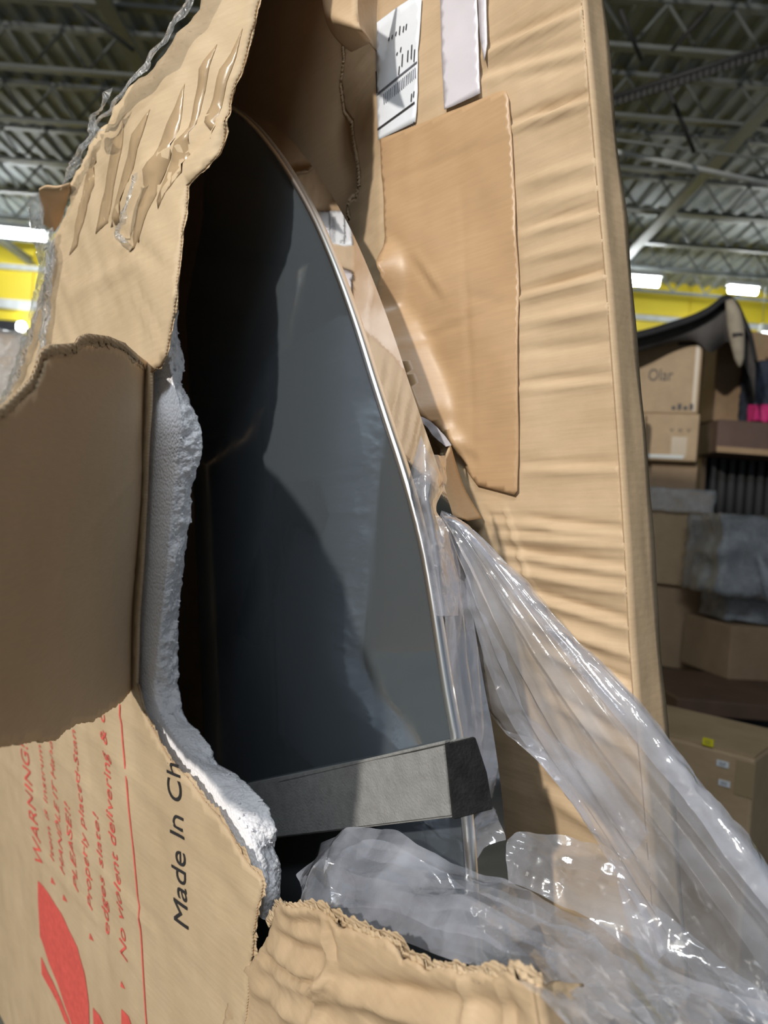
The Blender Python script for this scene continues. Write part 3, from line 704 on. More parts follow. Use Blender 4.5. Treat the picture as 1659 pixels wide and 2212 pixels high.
# narrow return side on its right
ed = [(1205, -640), (1230, -330), (1258, 0), (1275, 200), (1292, 400), (1310, 600), (1325, 800), (1340, 1000), (1352, 1200), (1362, 1400), (1372, 1530), (1390, 1700), (1410, 1950), (1430, 2300), (1480, 2800)]
eg = []
for i in range(len(ed) - 1):
    for k in range(10): t = k / 10; eg.append((ed[i][0] + (ed[i + 1][0] - ed[i][0]) * t, ed[i][1] + (ed[i + 1][1] - ed[i][1]) * t))
vs = []
for i, (x, y) in enumerate(eg):
    u, v = F(x, y, WB)
    for j in range(6):
        q = j / 5; wdt = .058 + .024 * min(1, max(0, (y + 100) / 1500))
        vs.append(V((u + .003 + .006 * noise.noise(V((v * 8, q * 3, 2))) * q, v - .02 * q + .0, WB - .001 + q * wdt + .004 * math.sin(v * 90) * 0)))
fs = [(i * 6 + j, i * 6 + j + 1, (i + 1) * 6 + j + 1, (i + 1) * 6 + j) for i in range(len(eg) - 1) for j in range(5)]
o = bf('return_side', vs, fs, KR, TC, smooth=True); md = o.modifiers.new('t', 'SOLIDIFY'); md.thickness = .005
# hidden walls: back, far end, top
uL = min(p[0] for p in FP) ; uL = -1.72
WK = .50
def quad(name, pts, mat, t=.006):
    o = bf(name, [V(p) for p in pts], [tuple(range(len(pts)))], mat, TC); md = o.modifiers.new('t', 'SOLIDIFY'); md.thickness = t; return o
VT = F(560, -330, 0)[1]
tpx = [(150, 460), (215, 315), (325, 190), (425, 70), (490, -140), (510, -560)]
lpx = [(125, 505), (108, 610), (78, 725), (34, 858), (-20, 940), (-120, 1010)]
la_ = [FL(x + 4, y, .012) for x, y in lpx]; lb_ = [FL(x + 4, y, WK) for x, y in lpx]
for q in la_ + lb_: q.x = max(q.x, -2.6)
tb_ = [FL(x, y, WK) for x, y in tpx]; ta_ = [(lambda q: V((q[0], q[1], dF(*q) + .014)))(solve(x + 6, y + 8, 0, dF)) for x, y in tpx]
vLM = F(0, 905, 0)[1]
quad('back_wall', [(lb_[-1].x, BASEV, WK), (-.15, BASEV, WK), (-.15, tb_[-1].y, WK)] + tb_[::-1] + lb_, KIN)
o = bf('top_wall', ta_ + tb_, [(i, i + 1, i + 7, i + 6) for i in range(5)], KIN, TC); md = o.modifiers.new('t', 'SOLIDIFY'); md.thickness = .005
la_.append(V((la_[-1].x, BASEV, .012))); lb_.append(V((lb_[-1].x, BASEV, WK))); la_.insert(0, ta_[0]); lb_.insert(0, tb_[0])
o = bf('far_end_wall', la_ + lb_, [(i, i + 1, i + 9, i + 8) for i in range(7)], KIN, TC); md = o.modifiers.new('t', 'SOLIDIFY'); md.thickness = .005
At = [(lambda q: V((q[0], q[1], dF(*q) + .003)))(solve(x, -636, 0, dF)) for x in (490, 540)]
Bt = [(lambda q: V((q[0], q[1], WB + dB(*q) + .003)))(solve(x, -636, WB, dB)) for x in (712, 1205)]
o = bf('top_flap', [At[0], At[1], Bt[0], Bt[1], V((-.15, tb_[-1].y, WK)), tb_[-1], ta_[-1]], [(0, 1, 5), (1, 2, 4), (1, 4, 5), (2, 3, 4), (0, 5, 6)], KIN, TC); md = o.modifiers.new('t', 'SOLIDIFY'); md.thickness = .005
quad('light_leak_strip', [(-.15, BASEV, WB + .012), (-.15, BASEV, WK), (-.15, tb_[-1].y, WK), (-.15, tb_[-1].y, WB + .012)], KIN)  # unseen strip added to keep stray light out of the carton
quad('bottom_wall', [(-2.25, BASEV, .0), (.2, BASEV, .0), (.2, BASEV, WK), (-2.25, BASEV, WK)], KR)
# curled board scrap at the top of the rip
cs = [[FL(690, -60, .34), FL(700, 20, .33), FL(718, 70, .32), FL(745, 100, .35), FL(760, 110, .38)],
      [FL(770, -60, .28), FL(772, 30, .27), FL(778, 62, .26), FL(792, 78, .29), FL(800, 90, .35)],
      [FL(820, -60, .34), FL(812, 20, .35), FL(812, 60, .36), FL(812, 90, .38), FL(812, 110, .395)]]
G = loft('', cs, KR, nu=24); G2 = [[G[i][j] * (1 - t) + G[i + 1][j] * t - V((0, 0, .02 * math.sin(math.pi * t) * math.sin(math.pi * j / 23))) for j in range(24)] for i in (0, 1) for t in [k / 10 for k in range(10)]] + [G[2]]
b_ = V(TC['_b'])
o = grid_mesh('curled_scrap', [[p for p in r] for r in G2], KR, TC, thick=.004); o.location = -b_
# ---- torn liners and fluting along the rips
def torn_edge(name, px, w0, disp, out=.008, inn=.012, deep=.004, seed=0, place=None, conv=None, mat=None):
    pts = [conv(*p) if conv else solve(p[0], p[1], w0, disp) for p in px]; d = [0]
    for i in range(1, len(pts)): d.append(d[-1] + math.hypot(pts[i][0] - pts[i - 1][0], pts[i][1] - pts[i - 1][1]))
    put = place or (lambda u, v, w: V((u, v, w)))
    n = int(d[-1] / .0022); vl, fl_, vz, fz = [], [], [], []; k = 0
    sgn = 1
    for i in range(n + 1):
        t = d[-1] * i / n
        while k < len(pts) - 2 and d[k + 1] < t: k += 1
        f = (t - d[k]) / max(1e-9, d[k + 1] - d[k]); a, b = V(pts[k]), V(pts[k + 1]); p = a + (b - a) * f
        dr = (b - a).normalized(); nr = V((-dr.y, dr.x)) * torn_edge.side
        q = V((t * 42, seed, 0)); o1 = out * (.45 + .7 * noise.noise(q) + .5 * noise.noise(q * 2.7) + .25 * noise.noise(q * 6.3))
        cu_ = -.006 * noise.noise(q * .5 + V((0, 7, 0)))
        w = w0 + disp(p.x, p.y) + deep
        for off, ww in ((-inn, w), (0, w), (o1 * .55, w + cu_ * .4), (o1, w + cu_)):
            z = p + nr * off; vl.append(put(z.x, z.y, ww))
        o2 = out * (-.15 + .7 * noise.noise(q * 1.3 + V((3, 3, 3))) + .5 * noise.noise(q * 4.1))
        zz = w - .002 + .0022 * math.sin(t * 2 * math.pi / .0085 + 4 * noise.noise(q * .4)) * (.4 + .6 * noise.noise(q * .9 + V((1, 1, 9))))
        for off in (-inn, o2):
            z = p + nr * off; vz.append(put(z.x, z.y, zz))
    for i in range(n):
        fl_ += [(i * 4 + j, i * 4 + j + 1, i * 4 + 5 + j, i * 4 + 4 + j) for j in range(3)]; fz.append((i * 2, i * 2 + 1, i * 2 + 3, i * 2 + 2))
    o = bf('torn_liner', vl, fl_, mat or KTORN, TC, smooth=True); md = o.modifiers.new('t', 'SOLIDIFY'); md.thickness = .0007
    o2_ = bf('fluting', vz, fz, KTORN, TC, smooth=True); md = o2_.modifiers.new('t', 'SOLIDIFY'); md.thickness = .0006
torn_edge.side = 1
EDGE_LOW = front_px[18:33]
torn_edge('', EDGE_LOW, 0, dF, .011, seed=1)
torn_edge('', front_px[0:17], 0, dF, .005, seed=2)
torn_edge.side = 1
torn_edge('', low_px[2:24], -.02, dL, .010, seed=3)
torn_edge('', right_px[2:18], WB, dB, .006, seed=4)
torn_edge('', right_px[18:30], WB, dB, .004, seed=5)
torn_edge('', flap_px[0:16], 0, dFl, .007, seed=6, place=lambda s, t, h: flap_pt(s, t, h), conv=flap_st)
# ---- print on the front wall
for i, (s, p0, p1, pc) in enumerate([('WARNING!!', (95, 1879), (59, 1600), (76, 1857)), ('Item is instrum', (117, 1862), (90, 1612), (108, 1848)), ('HANDLE IT Hand', (141, 1891), (114, 1606), (130, 1872)),
                                     ('PLEASE!!', (171, 1928), (150, 1744), (159, 1908)), ('Properly placed-Stan', (202, 1967), (164, 1580), (190, 1950)), ('edges slate!', (239, 2022), (213, 1764), (226, 2003)),
                                     ('No violent delivering & c', (278, 2078), (224, 1545), (262, 2056))]):
    print_text('red_print', s, F(*p0, 0), F(*p1, 0), F(*pc, 0), 0, dF, RED, TC)
o = print_text('black_print', 'Made In Ch', F(409, 2008, 0), F(387, 1652, 0), F(377, 1984, 0), 0, dF, BLACK, TC); o['label'] = 'black words Made In Ch printed up the wall'
for p in ((116, 1903), (142, 1940), (199, 2024), (268, 2127)):
    print_poly('red_arrow', pxpoly([(p[0] - 4, p[1] - 9), (p[0] + 5, p[1] + 8), (p[0] - 5, p[1] + 3)], 0), 0, dF, RED, TC)
lp = [(257, 1522), (268, 1650), (290, 1850), (307, 2010), (320, 2220)]
lq = [(lp[i][0] + (lp[i + 1][0] - lp[i][0]) * k / 6, lp[i][1] + (lp[i + 1][1] - lp[i][1]) * k / 6) for i in range(4) for k in range(6)] + [lp[-1]]
rule = [F(x - 1.1, y, 0) for x, y in lq] + [F(x + 1.1, y, 0) for x, y in lq[::-1]]
print_poly('red_rule', rule, 0, dF, RED, TC)
em1 = [(81, 1903), (94, 1914), (115, 1944), (143, 1990), (170, 2045), (184, 2100), (192, 2168), (193, 2230), (160, 2240), (154, 2212), (123, 2123), (107, 2082), (85, 2024), (82, 1960)]
em2 = [(87, 2067), (92, 2078), (115, 2122), (147, 2200), (155, 2225), (140, 2205), (123, 2163), (90, 2104)]
em3 = [(202, 2176), (215, 2192), (226, 2214), (230, 2240), (203, 2240)]; em4 = [(265, 2178), (281, 2194), (287, 2214), (288, 2240), (266, 2240)]
for p in (em1, em2, em3, em4): print_poly('red_emblem', pxpoly(p, 0), 0, dF, RED, TC)['label'] = 'red leaf-shaped printed emblem'
# ---- clear tape on the upper front wall
for pl in ([(218, 315), (204, 400), (168, 530), (150, 552), (170, 450), (198, 340)], [(268, 265), (262, 330), (238, 480), (207, 506), (222, 430), (248, 300)],
           [(325, 235), (292, 350), (258, 480), (240, 492), (254, 420), (285, 290)], [(470, 95), (442, 205), (392, 372), (342, 452), (350, 400), (395, 290), (430, 150)],
           [(525, 60), (505, 140), (480, 230), (455, 300), (445, 250), (475, 150)], [(400, 180), (370, 330), (300, 520), (280, 545), (300, 440), (350, 300)]):
    sheet('clear_tape', [solve(x, y, 0, dF) for x, y in pl], -.0010, dF, .0003, .016, TAPE, TC, amp=0)
# ---- patch, label and tapes on the labelled wall
pe = [(815, 600), (806, 660), (810, 705), (848, 752), (868, 790), (880, 820), (905, 880), (912, 900)]
pes = [F(x, y, WB - .02) for x, y in pe]
def dP(u, v):
    d = 9
    for i in range(len(pes) - 1): d = min(d, seg_d(u, v, pes[i], pes[i + 1])[0])
    c_ = .075 * (1 - smooth01(d / .085)) ** 1.4
    x = F(968, 975, WB); d2 = math.hypot(u - x[0], v - x[1]); c_ += .03 * (1 - smooth01(d2 / .06))
    n_ = .0035 * noise.noise(V((u * 14, v * 14, 12))) + pcrs(u, v)
    return dB_soft(u, v) - c_ + n_
def dB_soft(u, v): return .007 * noise.noise(V((u * 5, v * 5, 3))) - .006
pcrs = creases(pcr([((825, 400), (1100, 300), .0025, .006, 'r'), ((850, 760), (1110, 640), .003, .010, 's'), ((1000, 400), (1030, 1000), .002, .008, 'r'), ((900, 560), (960, 640), .004, .014, 's'),
                    ((905, 900), (1030, 985), .005, .016, 's'), ((1020, 640), (1090, 655), .003, .01, 'r')], WB))
patch_px = [(821, 300), (1078, 197), (1092, 196), (1098, 212), (1112, 420), (1121, 640), (1119, 900), (1117, 1060), (1110, 1069), (1030, 1048), (1010, 1020), (992, 985), (975, 962), (960, 940), (930, 912), (905, 898), (893, 868), (880, 820), (868, 790), (848, 752), (812, 708), (807, 680), (810, 640), (822, 590), (830, 520), (829, 440), (824, 380)]
PP = [solve(x, y, WB, dP) for x, y in patch_px]
patch = sheet('paper_patch', PP, WB, dP, .0012, .0085, [PATCH, PATCH], TC, amp=.0012, flags=[13 <= i <= 21 for i in range(len(PP))], spacing=.006)
patch['label'] = 'large smooth brown paper patch with a curled torn edge'
# curled tongue of board under the patch corner
tg = [[FL(972, 962, .345), FL(1000, 1050, .37), FL(1040, 1120, .39)], [FL(960, 990, .31), FL(975, 1060, .32), FL(1010, 1125, .35)], [FL(945, 1100, .29), FL(965, 1112, .30), FL(1000, 1120, .33)]]
G = loft('', tg, KIN, nu=14); G2 = [[G[i][j] * (1 - t) + G[i + 1][j] * t for j in range(14)] for i in (0, 1) for t in (0, .25, .5, .75)] + [G[2]]
o = grid_mesh('curled_tongue', G2, KIN, TC, thick=.003); o.location = -b_
lab_px = [(814, 54), (860, 20), (905, -12), (914, 0), (910, 70), (906, 110), (905, 200), (900, 264), (819, 304), (817, 250)]
def dLb(u, v): return dB_soft(u, v) + .002
lab = sheet('shipping_label', pxpoly(lab_px, WB), WB, dLb, .0006, .012, WHITE, TC, amp=.0006); lab['label'] = 'white shipping label with barcode'
def onlab(name, poly, mat=BLACK):
    o = sheet(name, pxpoly(poly, WB), WB - .0012, dLb, .0003, .02, mat, TC, amp=0, smooth=False); o.parent = lab; o.location = (0, 0, 0); return o
def lineq(a, b, wpx): 
    return [(a[0], a[1] - wpx / 2), (b[0], b[1] - wpx / 2), (b[0], b[1] + wpx / 2), (a[0], a[1] + wpx / 2)]
onlab('label_line', lineq((817, 206), (905, 136), 4), GREYP); onlab('label_line', lineq((818, 281), (899, 223), 4.5)); onlab('label_line', [(815.5, 156), (817.5, 156), (818.5, 205), (816.5, 205)])
for i in range(19):
    t = i / 18; x = 832 + 68 * t; y = 216 - 56 * t; o_ = random.uniform(-2, 2)
    onlab('barcode_bar', [(x, y - 11), (x + random.uniform(1.0, 2.2), y - 12), (x + 2 + o_ * .3, y + 10), (x + .6, y + 11)], GREYP)
for (x, y, h_) in ((866, 146, 18), (873, 120, 26), (870, 105, 10), (885, 112, 24), (893, 100, 30), (899, 110, 26), (862, 116, 6), (845, 84, 7), (852, 79, 7), (860, 72, 8), (868, 60, 18), (876, 60, 12), (882, 55, 12), (892, 205, 16), (897, 200, 12), (866, 284, 5), (874, 280, 7), (882, 276, 8), (890, 271, 9), (896, 266, 10)):
    onlab('label_mark', [(x, y), (x + 2.2, y - 2), (x + .5, y + h_), (x - 1.6, y + h_)])
for pl, nm in (([(957, -20), (1036, -20), (1041, 60), (1046, 206), (1008, 224), (968, 240), (962, 130)], 'white_tape'), ([(1038, -20), (1057, -20), (1062, 100), (1056, 138), (1046, 90)], 'white_tape')):
    sheet(nm, pxpoly(pl, WB), WB - .003, dB_soft, .0005, .012, WTAPE, TC, amp=.0006)

# ================================================================== POLYSTYRENE SHEET
FO = boxframe_thing('polystyrene_sheet', 'white polystyrene padding sheet snapped along a ragged edge inside the rip', 'foam', (-.6, BASEV + .02, .03))
fpx = [(366, 640), (366, 690), (362, 740), (366, 790), (380, 850), (390, 905), (386, 960), (378, 1010), (374, 1060), (368, 1120), (362, 1200), (354, 1280), (344, 1360), (336, 1440), (331, 1490), (345, 1540), (375, 1590), (410, 1630), (440, 1662), (465, 1700), (495, 1740), (525, 1785), (546, 1830), (562, 1880), (570, 1930), (566, 1985)]
bpx = [(374, 640), (383, 672), (381, 715), (397, 778), (391, 830), (412, 868), (432, 930), (436, 975), (424, 1020), (413, 1065), (410, 1120), (400, 1200), (390, 1280), (385, 1360), (384, 1440), (387, 1495), (402, 1555), (428, 1578), (452, 1612), (472, 1655), (508, 1672), (545, 1705), (578, 1745), (596, 1790), (592, 1830), (606, 1890), (598, 1985)]
W1, W2 = .026, .074
fa = [V((*F(x, y, W1), W1)) for x, y in fpx]; fb = [V((*F(x, y, W2), W2)) for x, y in bpx]
RW = loft('', [fa, fb], FOAM, nu=330)
m_ = 13; Gd = []
for k in range(3): Gd.append([V((-1.25 + (p.x + 1.25) * k / 3, p.y, W1)) for p in RW[0]])
for k in range(m_ + 1):
    t = k / m_; row = []
    for i in range(330):
        p = RW[0][i] * (1 - t) + RW[1][i] * t
        bulge = math.sin(math.pi * t) * .006
        cell_ = noise.voronoi(p * 150)[0][0]; g = noise.noise(p * 28) * .008 + noise.noise(p * 70) * .006 + (cell_ - .4) * .009
        s = min(1, t * 4, 1) * (1 if t < .999 else .8)
        p = p + V((bulge + g * s, noise.noise(p * 60 + V((9, 0, 0))) * .003 * s, noise.noise(p * 80) * .003 * s)); row.append(p)
    Gd.append(row)
for k in range(3): Gd.append([V((p.x + (-1.25 - p.x) * (k + 1) / 3, p.y, W2)) for p in RW[1]])
n_ = 330; vs = [p for r in Gd for p in r]
fs = [(i * n_ + j, (i + 1) * n_ + j, (i + 1) * n_ + j + 1, i * n_ + j + 1) for i in range(len(Gd) - 1) for j in range(n_ - 1)]
fo = bf('slab', vs, fs, FOAM, FO, smooth=True)
# loose crumbs and fibres on the edge
cr_v, cr_f = [], []
for i in range(150):
    j = random.randrange(10, 300); t = random.random(); p = Gd[3 + int(t * m_)][j] + V((random.uniform(0, .004), 0, 0)); r_ = random.uniform(.0012, .0035); k = len(cr_v)
    for d_ in ((1, 0, 0), (-1, 0, 0), (0, 1, 0), (0, -1, 0), (0, 0, 1), (0, 0, -1)): cr_v.append(p + V(d_) * r_ * random.uniform(.7, 1.2))
    for a_, b2, c2 in ((0, 2, 4), (2, 1, 4), (1, 3, 4), (3, 0, 4), (2, 0, 5), (1, 2, 5), (3, 1, 5), (0, 3, 5)): cr_f.append((k + a_, k + b2, k + c2))
bf('broken_beads', cr_v, cr_f, FOAM, FO)['kind'] = 'stuff'

# ================================================================== POLISHED PANEL
WS, TH = .17, .065
SA = math.radians(8)
u0 = F(985, 1590, WS)[0]
s1 = V((math.cos(SA), 0, -math.sin(SA))); sn = V((math.sin(SA), 0, math.cos(SA))); s0 = V((u0, 0, WS))
def S(px, py, h=0):       # pixel -> point on the panel's front plane (box frame), h pushes out of it towards the rip
    r = rl(px, py); q0 = s0 - sn * h; t = (q0 - cam_l).dot(sn) / r.dot(sn); return cam_l + r * t
PN = boxframe_thing('polished_panel', 'tall dark mirror-polished panel with a chrome edge standing inside the torn carton', 'panel', (u0 - .5, BASEV + .01, WS + .1))
ecurve = [(440, 236), (470, 222), (500, 232), (532, 255), (566, 290), (606, 343), (645, 405), (680, 470), (712, 542), (744, 625), (775, 715), (806, 815), (837, 912), (866, 1000), (893, 1092), (917, 1192), (936, 1300), (953, 1410), (969, 1510), (984, 1590), (1002, 1720), (1014, 1850), (1022, 2000), (1026, 2150), (1022, 2900)]
EC = loft('', [[S(x, y) for x, y in ecurve]], SLAB, nu=90)[0]
lft = [s0 + s1 * -1.05 + V((0, BASEV + .03, 0)), s0 + s1 * -1.05 + V((0, .5, 0)), s0 + s1 * -.9 + V((0, .68, 0))]
# front face
def lerp_row(p): return p
pv = EC + lft
n = len(pv); vs = [p + sn * .0005 for p in pv] + [p + sn * TH for p in pv]
fs = [tuple(range(n))[::-1], tuple(range(n, 2 * n))]
body = bf('panel_face', vs, fs, SLAB, PN)
sv = []; 
for p in EC: sv += [p + V((.0015, 0, 0)) + sn * .0, p + V((.0015, 0, 0)) + sn * TH]
sf = [(i * 2, i * 2 + 2, i * 2 + 3, i * 2 + 1) for i in range(len(EC) - 1)]
bf('panel_side', sv, sf, SIDE, PN, smooth=True)['label'] = 'mirror-bright side band of the panel'
# chrome edge: rounded strip along the rim
tv, tf = [], []; prof = [(-.011, .0), (-.009, -.0035), (-.005, -.0052), (0, -.005), (.0035, -.0035), (.005, 0), (.005, .006), (.0025, .011)]
for p in EC:
    for a_, b2 in prof: tv.append(p + s1 * a_ + sn * b2)
k = len(prof); tf = [(i * k + j, i * k + j + 1, (i + 1) * k + j + 1, (i + 1) * k + j) for i in range(len(EC) - 1) for j in range(k - 1)]
bf('edge_trim', tv, tf, CHROME, PN, smooth=True)['label'] = 'thin bright chrome edge strip'

# ================================================================== GREY FOAM EDGE PROTECTOR
PR = boxframe_thing('foam_edge_protector', 'grey foam block with a dark end strapped across the edge of the polished panel', 'foam pad', tuple(S(980, 1790)))
hb = .05
ql = [S(430, 1716, hb), S(960, 1606, hb), S(976, 1766, hb), S(560, 1815, hb), S(430, 1828, hb)]
ql2 = [p + sn * (hb - .002) for p in ql]
def prism(name, fr, bk, mat, parent, bev=.003):
    bm = bmesh.new(); a_ = [bm.verts.new(p) for p in fr]; b2 = [bm.verts.new(p) for p in bk]; n = len(fr)
    bm.faces.new(a_[::-1]); bm.faces.new(b2)
    for i in range(n): bm.faces.new((a_[i], a_[(i + 1) % n], b2[(i + 1) % n], b2[i]))
    bmesh.ops.recalc_face_normals(bm, faces=bm.faces)
    bmesh.ops.bevel(bm, geom=bm.edges[:], offset=bev, segments=2, affect='EDGES')
    me = bpy.data.meshes.new(name); bm.to_mesh(me); bm.free(); me.materials.append(mat)
    o = bpy.data.objects.new(name, me); COL.objects.link(o); o.parent = parent; o.location = -V(parent['_b']); return o
prism('face_pad', ql, ql2, GREYF, PR)
# end pad turns round the edge: near side of the block down past the panel's side
e0, e1 = S(958, 1604, hb), S(975, 1768, hb)
x0, x1 = S(1012, 1587, hb), S(1047, 1744, hb)
endf = [e0, x0 * .5 + e0 * .5 + V((0, .001, 0)), x0, x0 * .5 + x1 * .5 + V((.004, 0, 0)), x1, e1]
def fl3(px, py, h): return S(px, py, h)
E_f = [S(958, 1604, hb - .001), S(1012, 1586, -.02), S(1030, 1650, -.024), S(1047, 1744, -.02), S(976, 1768, hb - .001)]
E_b = [p + sn * .05 - s1 * .02 for p in E_f]
E_f = [ql[1] + s1 * .001 - sn * .001, ql[1] + sn * .046 + s1 * .002, ql[1] * .5 + ql[2] * .5 + sn * .056 + s1 * .006, ql[2] + sn * .058 + s1 * .008, ql[2] + s1 * .001 - sn * .001]
prism('end_pad', [p + s1 * .006 for p in E_f], [p - s1 * .0 for p in E_f], DARKF, PR, .001)['label'] = 'dark charcoal end of the foam block'
prism('top_liner', [S(600, 1684, hb + .001), S(960, 1600, hb + .001), S(960, 1607, hb + .001), S(600, 1690, hb + .001)], [S(600, 1684, hb + .001) + sn * .01, S(960, 1600, hb + .001) + sn * .01, S(960, 1607, hb + .001) + sn * .01, S(600, 1690, hb + .001) + sn * .01], GREYF, PR, .0008)

# ================================================================== DARK CORNER BLOCK (seen mirrored in the panel)
def mirr(p): return p - sn * 2 * (p - s0).dot(sn)
def via_mirror(px, py, w):
    n2 = V((0, 0, 1)); pm = mirr(V((0, 0, w))); nm = n2 - sn * 2 * n2.dot(sn)
    r = rl(px, py); t = (pm - cam_l).dot(nm) / r.dot(nm); return mirr(cam_l + r * t)
dbx = [(590, 1044), (668, 1039), (690, 1112), (674, 1160), (628, 1128), (575, 1300), (548, 1392), (505, 1370), (540, 1240), (572, 1110)]
db = [via_mirror(x, y, .10) for x, y in dbx]
DB = boxframe_thing('dark_foam_hook', 'dark hooked foam block behind the white padding, showing as a reflection in the polished panel', 'foam pad', tuple(db[6]))
prism('block', db, [p - V((0, 0, .022)) for p in db], DARKF, DB, .002)

# ================================================================== PLASTIC BAG
BG = boxframe_thing('plastic_bag', 'clear crumpled polythene bag pulled out of the rip and trailing to the lower right', 'plastic bag', tuple(L(P(1000, 2000, .9))))
def surf(name, rows, mat, nu, nv, amp, fs_=9, seed=0, ridged=.7, pleat=0, pfreq=0, crk=1.3):
    R_ = loft('', rows, mat, nu=nu); cols = loft('', [[R_[i][j] for i in range(len(R_))] for j in range(nu)], mat, nu=nv)
    Gr = [[cols[j][i] for j in range(nu)] for i in range(nv)]; out = []
    for i in range(nv):
        row = []
        for j in range(nu):
            p = Gr[i][j]; a_ = Gr[min(i + 1, nv - 1)][j] - Gr[max(i - 1, 0)][j]; b2 = Gr[i][min(j + 1, nu - 1)] - Gr[i][max(j - 1, 0)]
            nrm = a_.cross(b2); nrm = nrm.normalized() if nrm.length > 1e-12 else V((0, 0, 1))
            q = V((j / nu * 2.2, i / nv * 5.0, seed)) ; pp_ = p * fs_ + V((seed, 0, 0))
            h = crumple(p * (fs_ / 9), seed) * crk + noise.noise(pp_ * .6) * .6
            pl = pleat * (abs(math.sin(pfreq * i / nv * math.pi + 1.3 * noise.noise(q * .7))) - .5) if pleat else 0
            fd = min(1, j / (nu * .12))
            row.append(p + nrm * (amp * h + pl) * (fd if pleat else 1))
        out.append(row)
    o = grid_mesh(name, out, mat, BG); o.location = -V(BG['_b']); return o
def Q(lst): return [L(P(*p)) for p in lst]
# fan-shaped drape hanging from the knot by the panel edge
surf('fan_drape', [Q([(948, 1100, 1.10), (1000, 1132, 1.09), (1100, 1226, 1.06), (1250, 1386, 1.0), (1362, 1502, .95), (1500, 1672, .9), (1659, 1876, .85), (1800, 2060, .82)]),
                   Q([(948, 1104, 1.10), (990, 1150, 1.07), (1085, 1290, 1.03), (1230, 1480, .97), (1360, 1640, .92), (1520, 1840, .87), (1690, 2040, .82), (1800, 2160, .8)]),
                   Q([(948, 1108, 1.10), (985, 1180, 1.08), (1060, 1330, 1.05), (1180, 1540, 1.0), (1300, 1720, .95), (1430, 1900, .9), (1580, 2100, .84), (1700, 2230, .8)]),
                   Q([(947, 1110, 1.10), (975, 1190, 1.09), (1020, 1330, 1.08), (1060, 1450, 1.06), (1120, 1580, 1.03), (1240, 1740, .98), (1340, 1900, .93), (1450, 2080, .88)])],
     FILM, 190, 150, .0022, 7, 1, pleat=.010, pfreq=5, crk=.9)
# second ply folded behind the first, with a thick bright hem
surf('rolled_hem', [Q([(960, 1115, 1.095), (1010, 1135, 1.085), (1110, 1232, 1.055), (1255, 1388, .995), (1366, 1500, .945), (1503, 1668, .895), (1662, 1872, .845), (1800, 2055, .815)]),
                    Q([(960, 1118, 1.085), (1012, 1150, 1.07), (1108, 1250, 1.04), (1248, 1405, .98), (1360, 1525, .93), (1492, 1690, .88), (1648, 1890, .83), (1780, 2075, .8)]),
                    Q([(960, 1122, 1.09), (1014, 1165, 1.075), (1100, 1270, 1.045), (1235, 1430, .985), (1340, 1560, .935), (1470, 1720, .885), (1620, 1915, .835), (1760, 2090, .805)])],
     FILMK, 170, 26, .003, 16, 3)
surf('inner_drape', [Q([(1010, 1240, 1.07), (1050, 1330, 1.06), (1095, 1440, 1.04), (1160, 1560, 1.01), (1290, 1660, .97), (1400, 1800, .92)]),
                     Q([(1000, 1260, 1.085), (1030, 1380, 1.08), (1068, 1500, 1.07), (1110, 1590, 1.05), (1215, 1700, 1.01), (1330, 1850, .96)]),
                     Q([(998, 1270, 1.09), (1022, 1400, 1.09), (1052, 1520, 1.085), (1086, 1572, 1.07), (1160, 1600, 1.05), (1200, 1640, 1.03)])], FILM, 90, 60, .005, 14, 5)
# mass of bag spilling over the lower wall
surf('spilled_bag', [Q([(640, 1890, 1.16), (690, 1836, 1.14), (760, 1802, 1.10), (850, 1796, 1.05), (905, 1830, 1.0), (1000, 1872, .96), (1100, 1912, .92), (1200, 1960, .87), (1310, 2010, .82), (1420, 2080, .77), (1540, 2132, .72), (1659, 2178, .69), (1780, 2230, .66)]),
                     Q([(650, 1920, 1.12), (700, 1880, 1.08), (790, 1862, 1.02), (880, 1880, .97), (950, 1910, .93), (1040, 1950, .88), (1140, 2000, .83), (1240, 2050, .78), (1340, 2100, .74), (1450, 2160, .70), (1560, 2220, .66), (1680, 2280, .64), (1780, 2330, .62)]),
                     Q([(655, 1950, 1.08), (720, 1930, 1.02), (800, 1930, .97), (890, 1950, .91), (970, 1985, .86), (1060, 2020, .81), (1140, 2060, .76), (1230, 2120, .71), (1320, 2180, .67), (1420, 2240, .63), (1520, 2290, .61), (1640, 2350, .6), (1740, 2400, .58)]),
                     Q([(660, 1990, 1.05), (730, 1992, .98), (810, 2010, .92), (890, 2040, .87), (960, 2066, .82), (1050, 2076, .76), (1110, 2090, .70), (1160, 2140, .655), (1240, 2212, .61), (1310, 2280, .58), (1420, 2340, .57), (1540, 2390, .56), (1640, 2440, .55)])],
     FILMK, 260, 160, .008, 8, 8, ridged=1.0, crk=1.7)
surf('spilled_bag_back_ply', [Q([(690, 1850, 1.16), (800, 1810, 1.12), (900, 1850, 1.04), (1010, 1900, 1.0), (1180, 1990, .92), (1340, 2060, .85), (1520, 2150, .77), (1700, 2230, .7)]),
                              Q([(700, 1960, 1.12), (820, 1960, 1.04), (930, 2000, .95), (1050, 2040, .88), (1200, 2110, .8), (1350, 2190, .74), (1520, 2270, .68), (1680, 2340, .64)])], FILM, 160, 70, .012, 11, 12, ridged=.9)
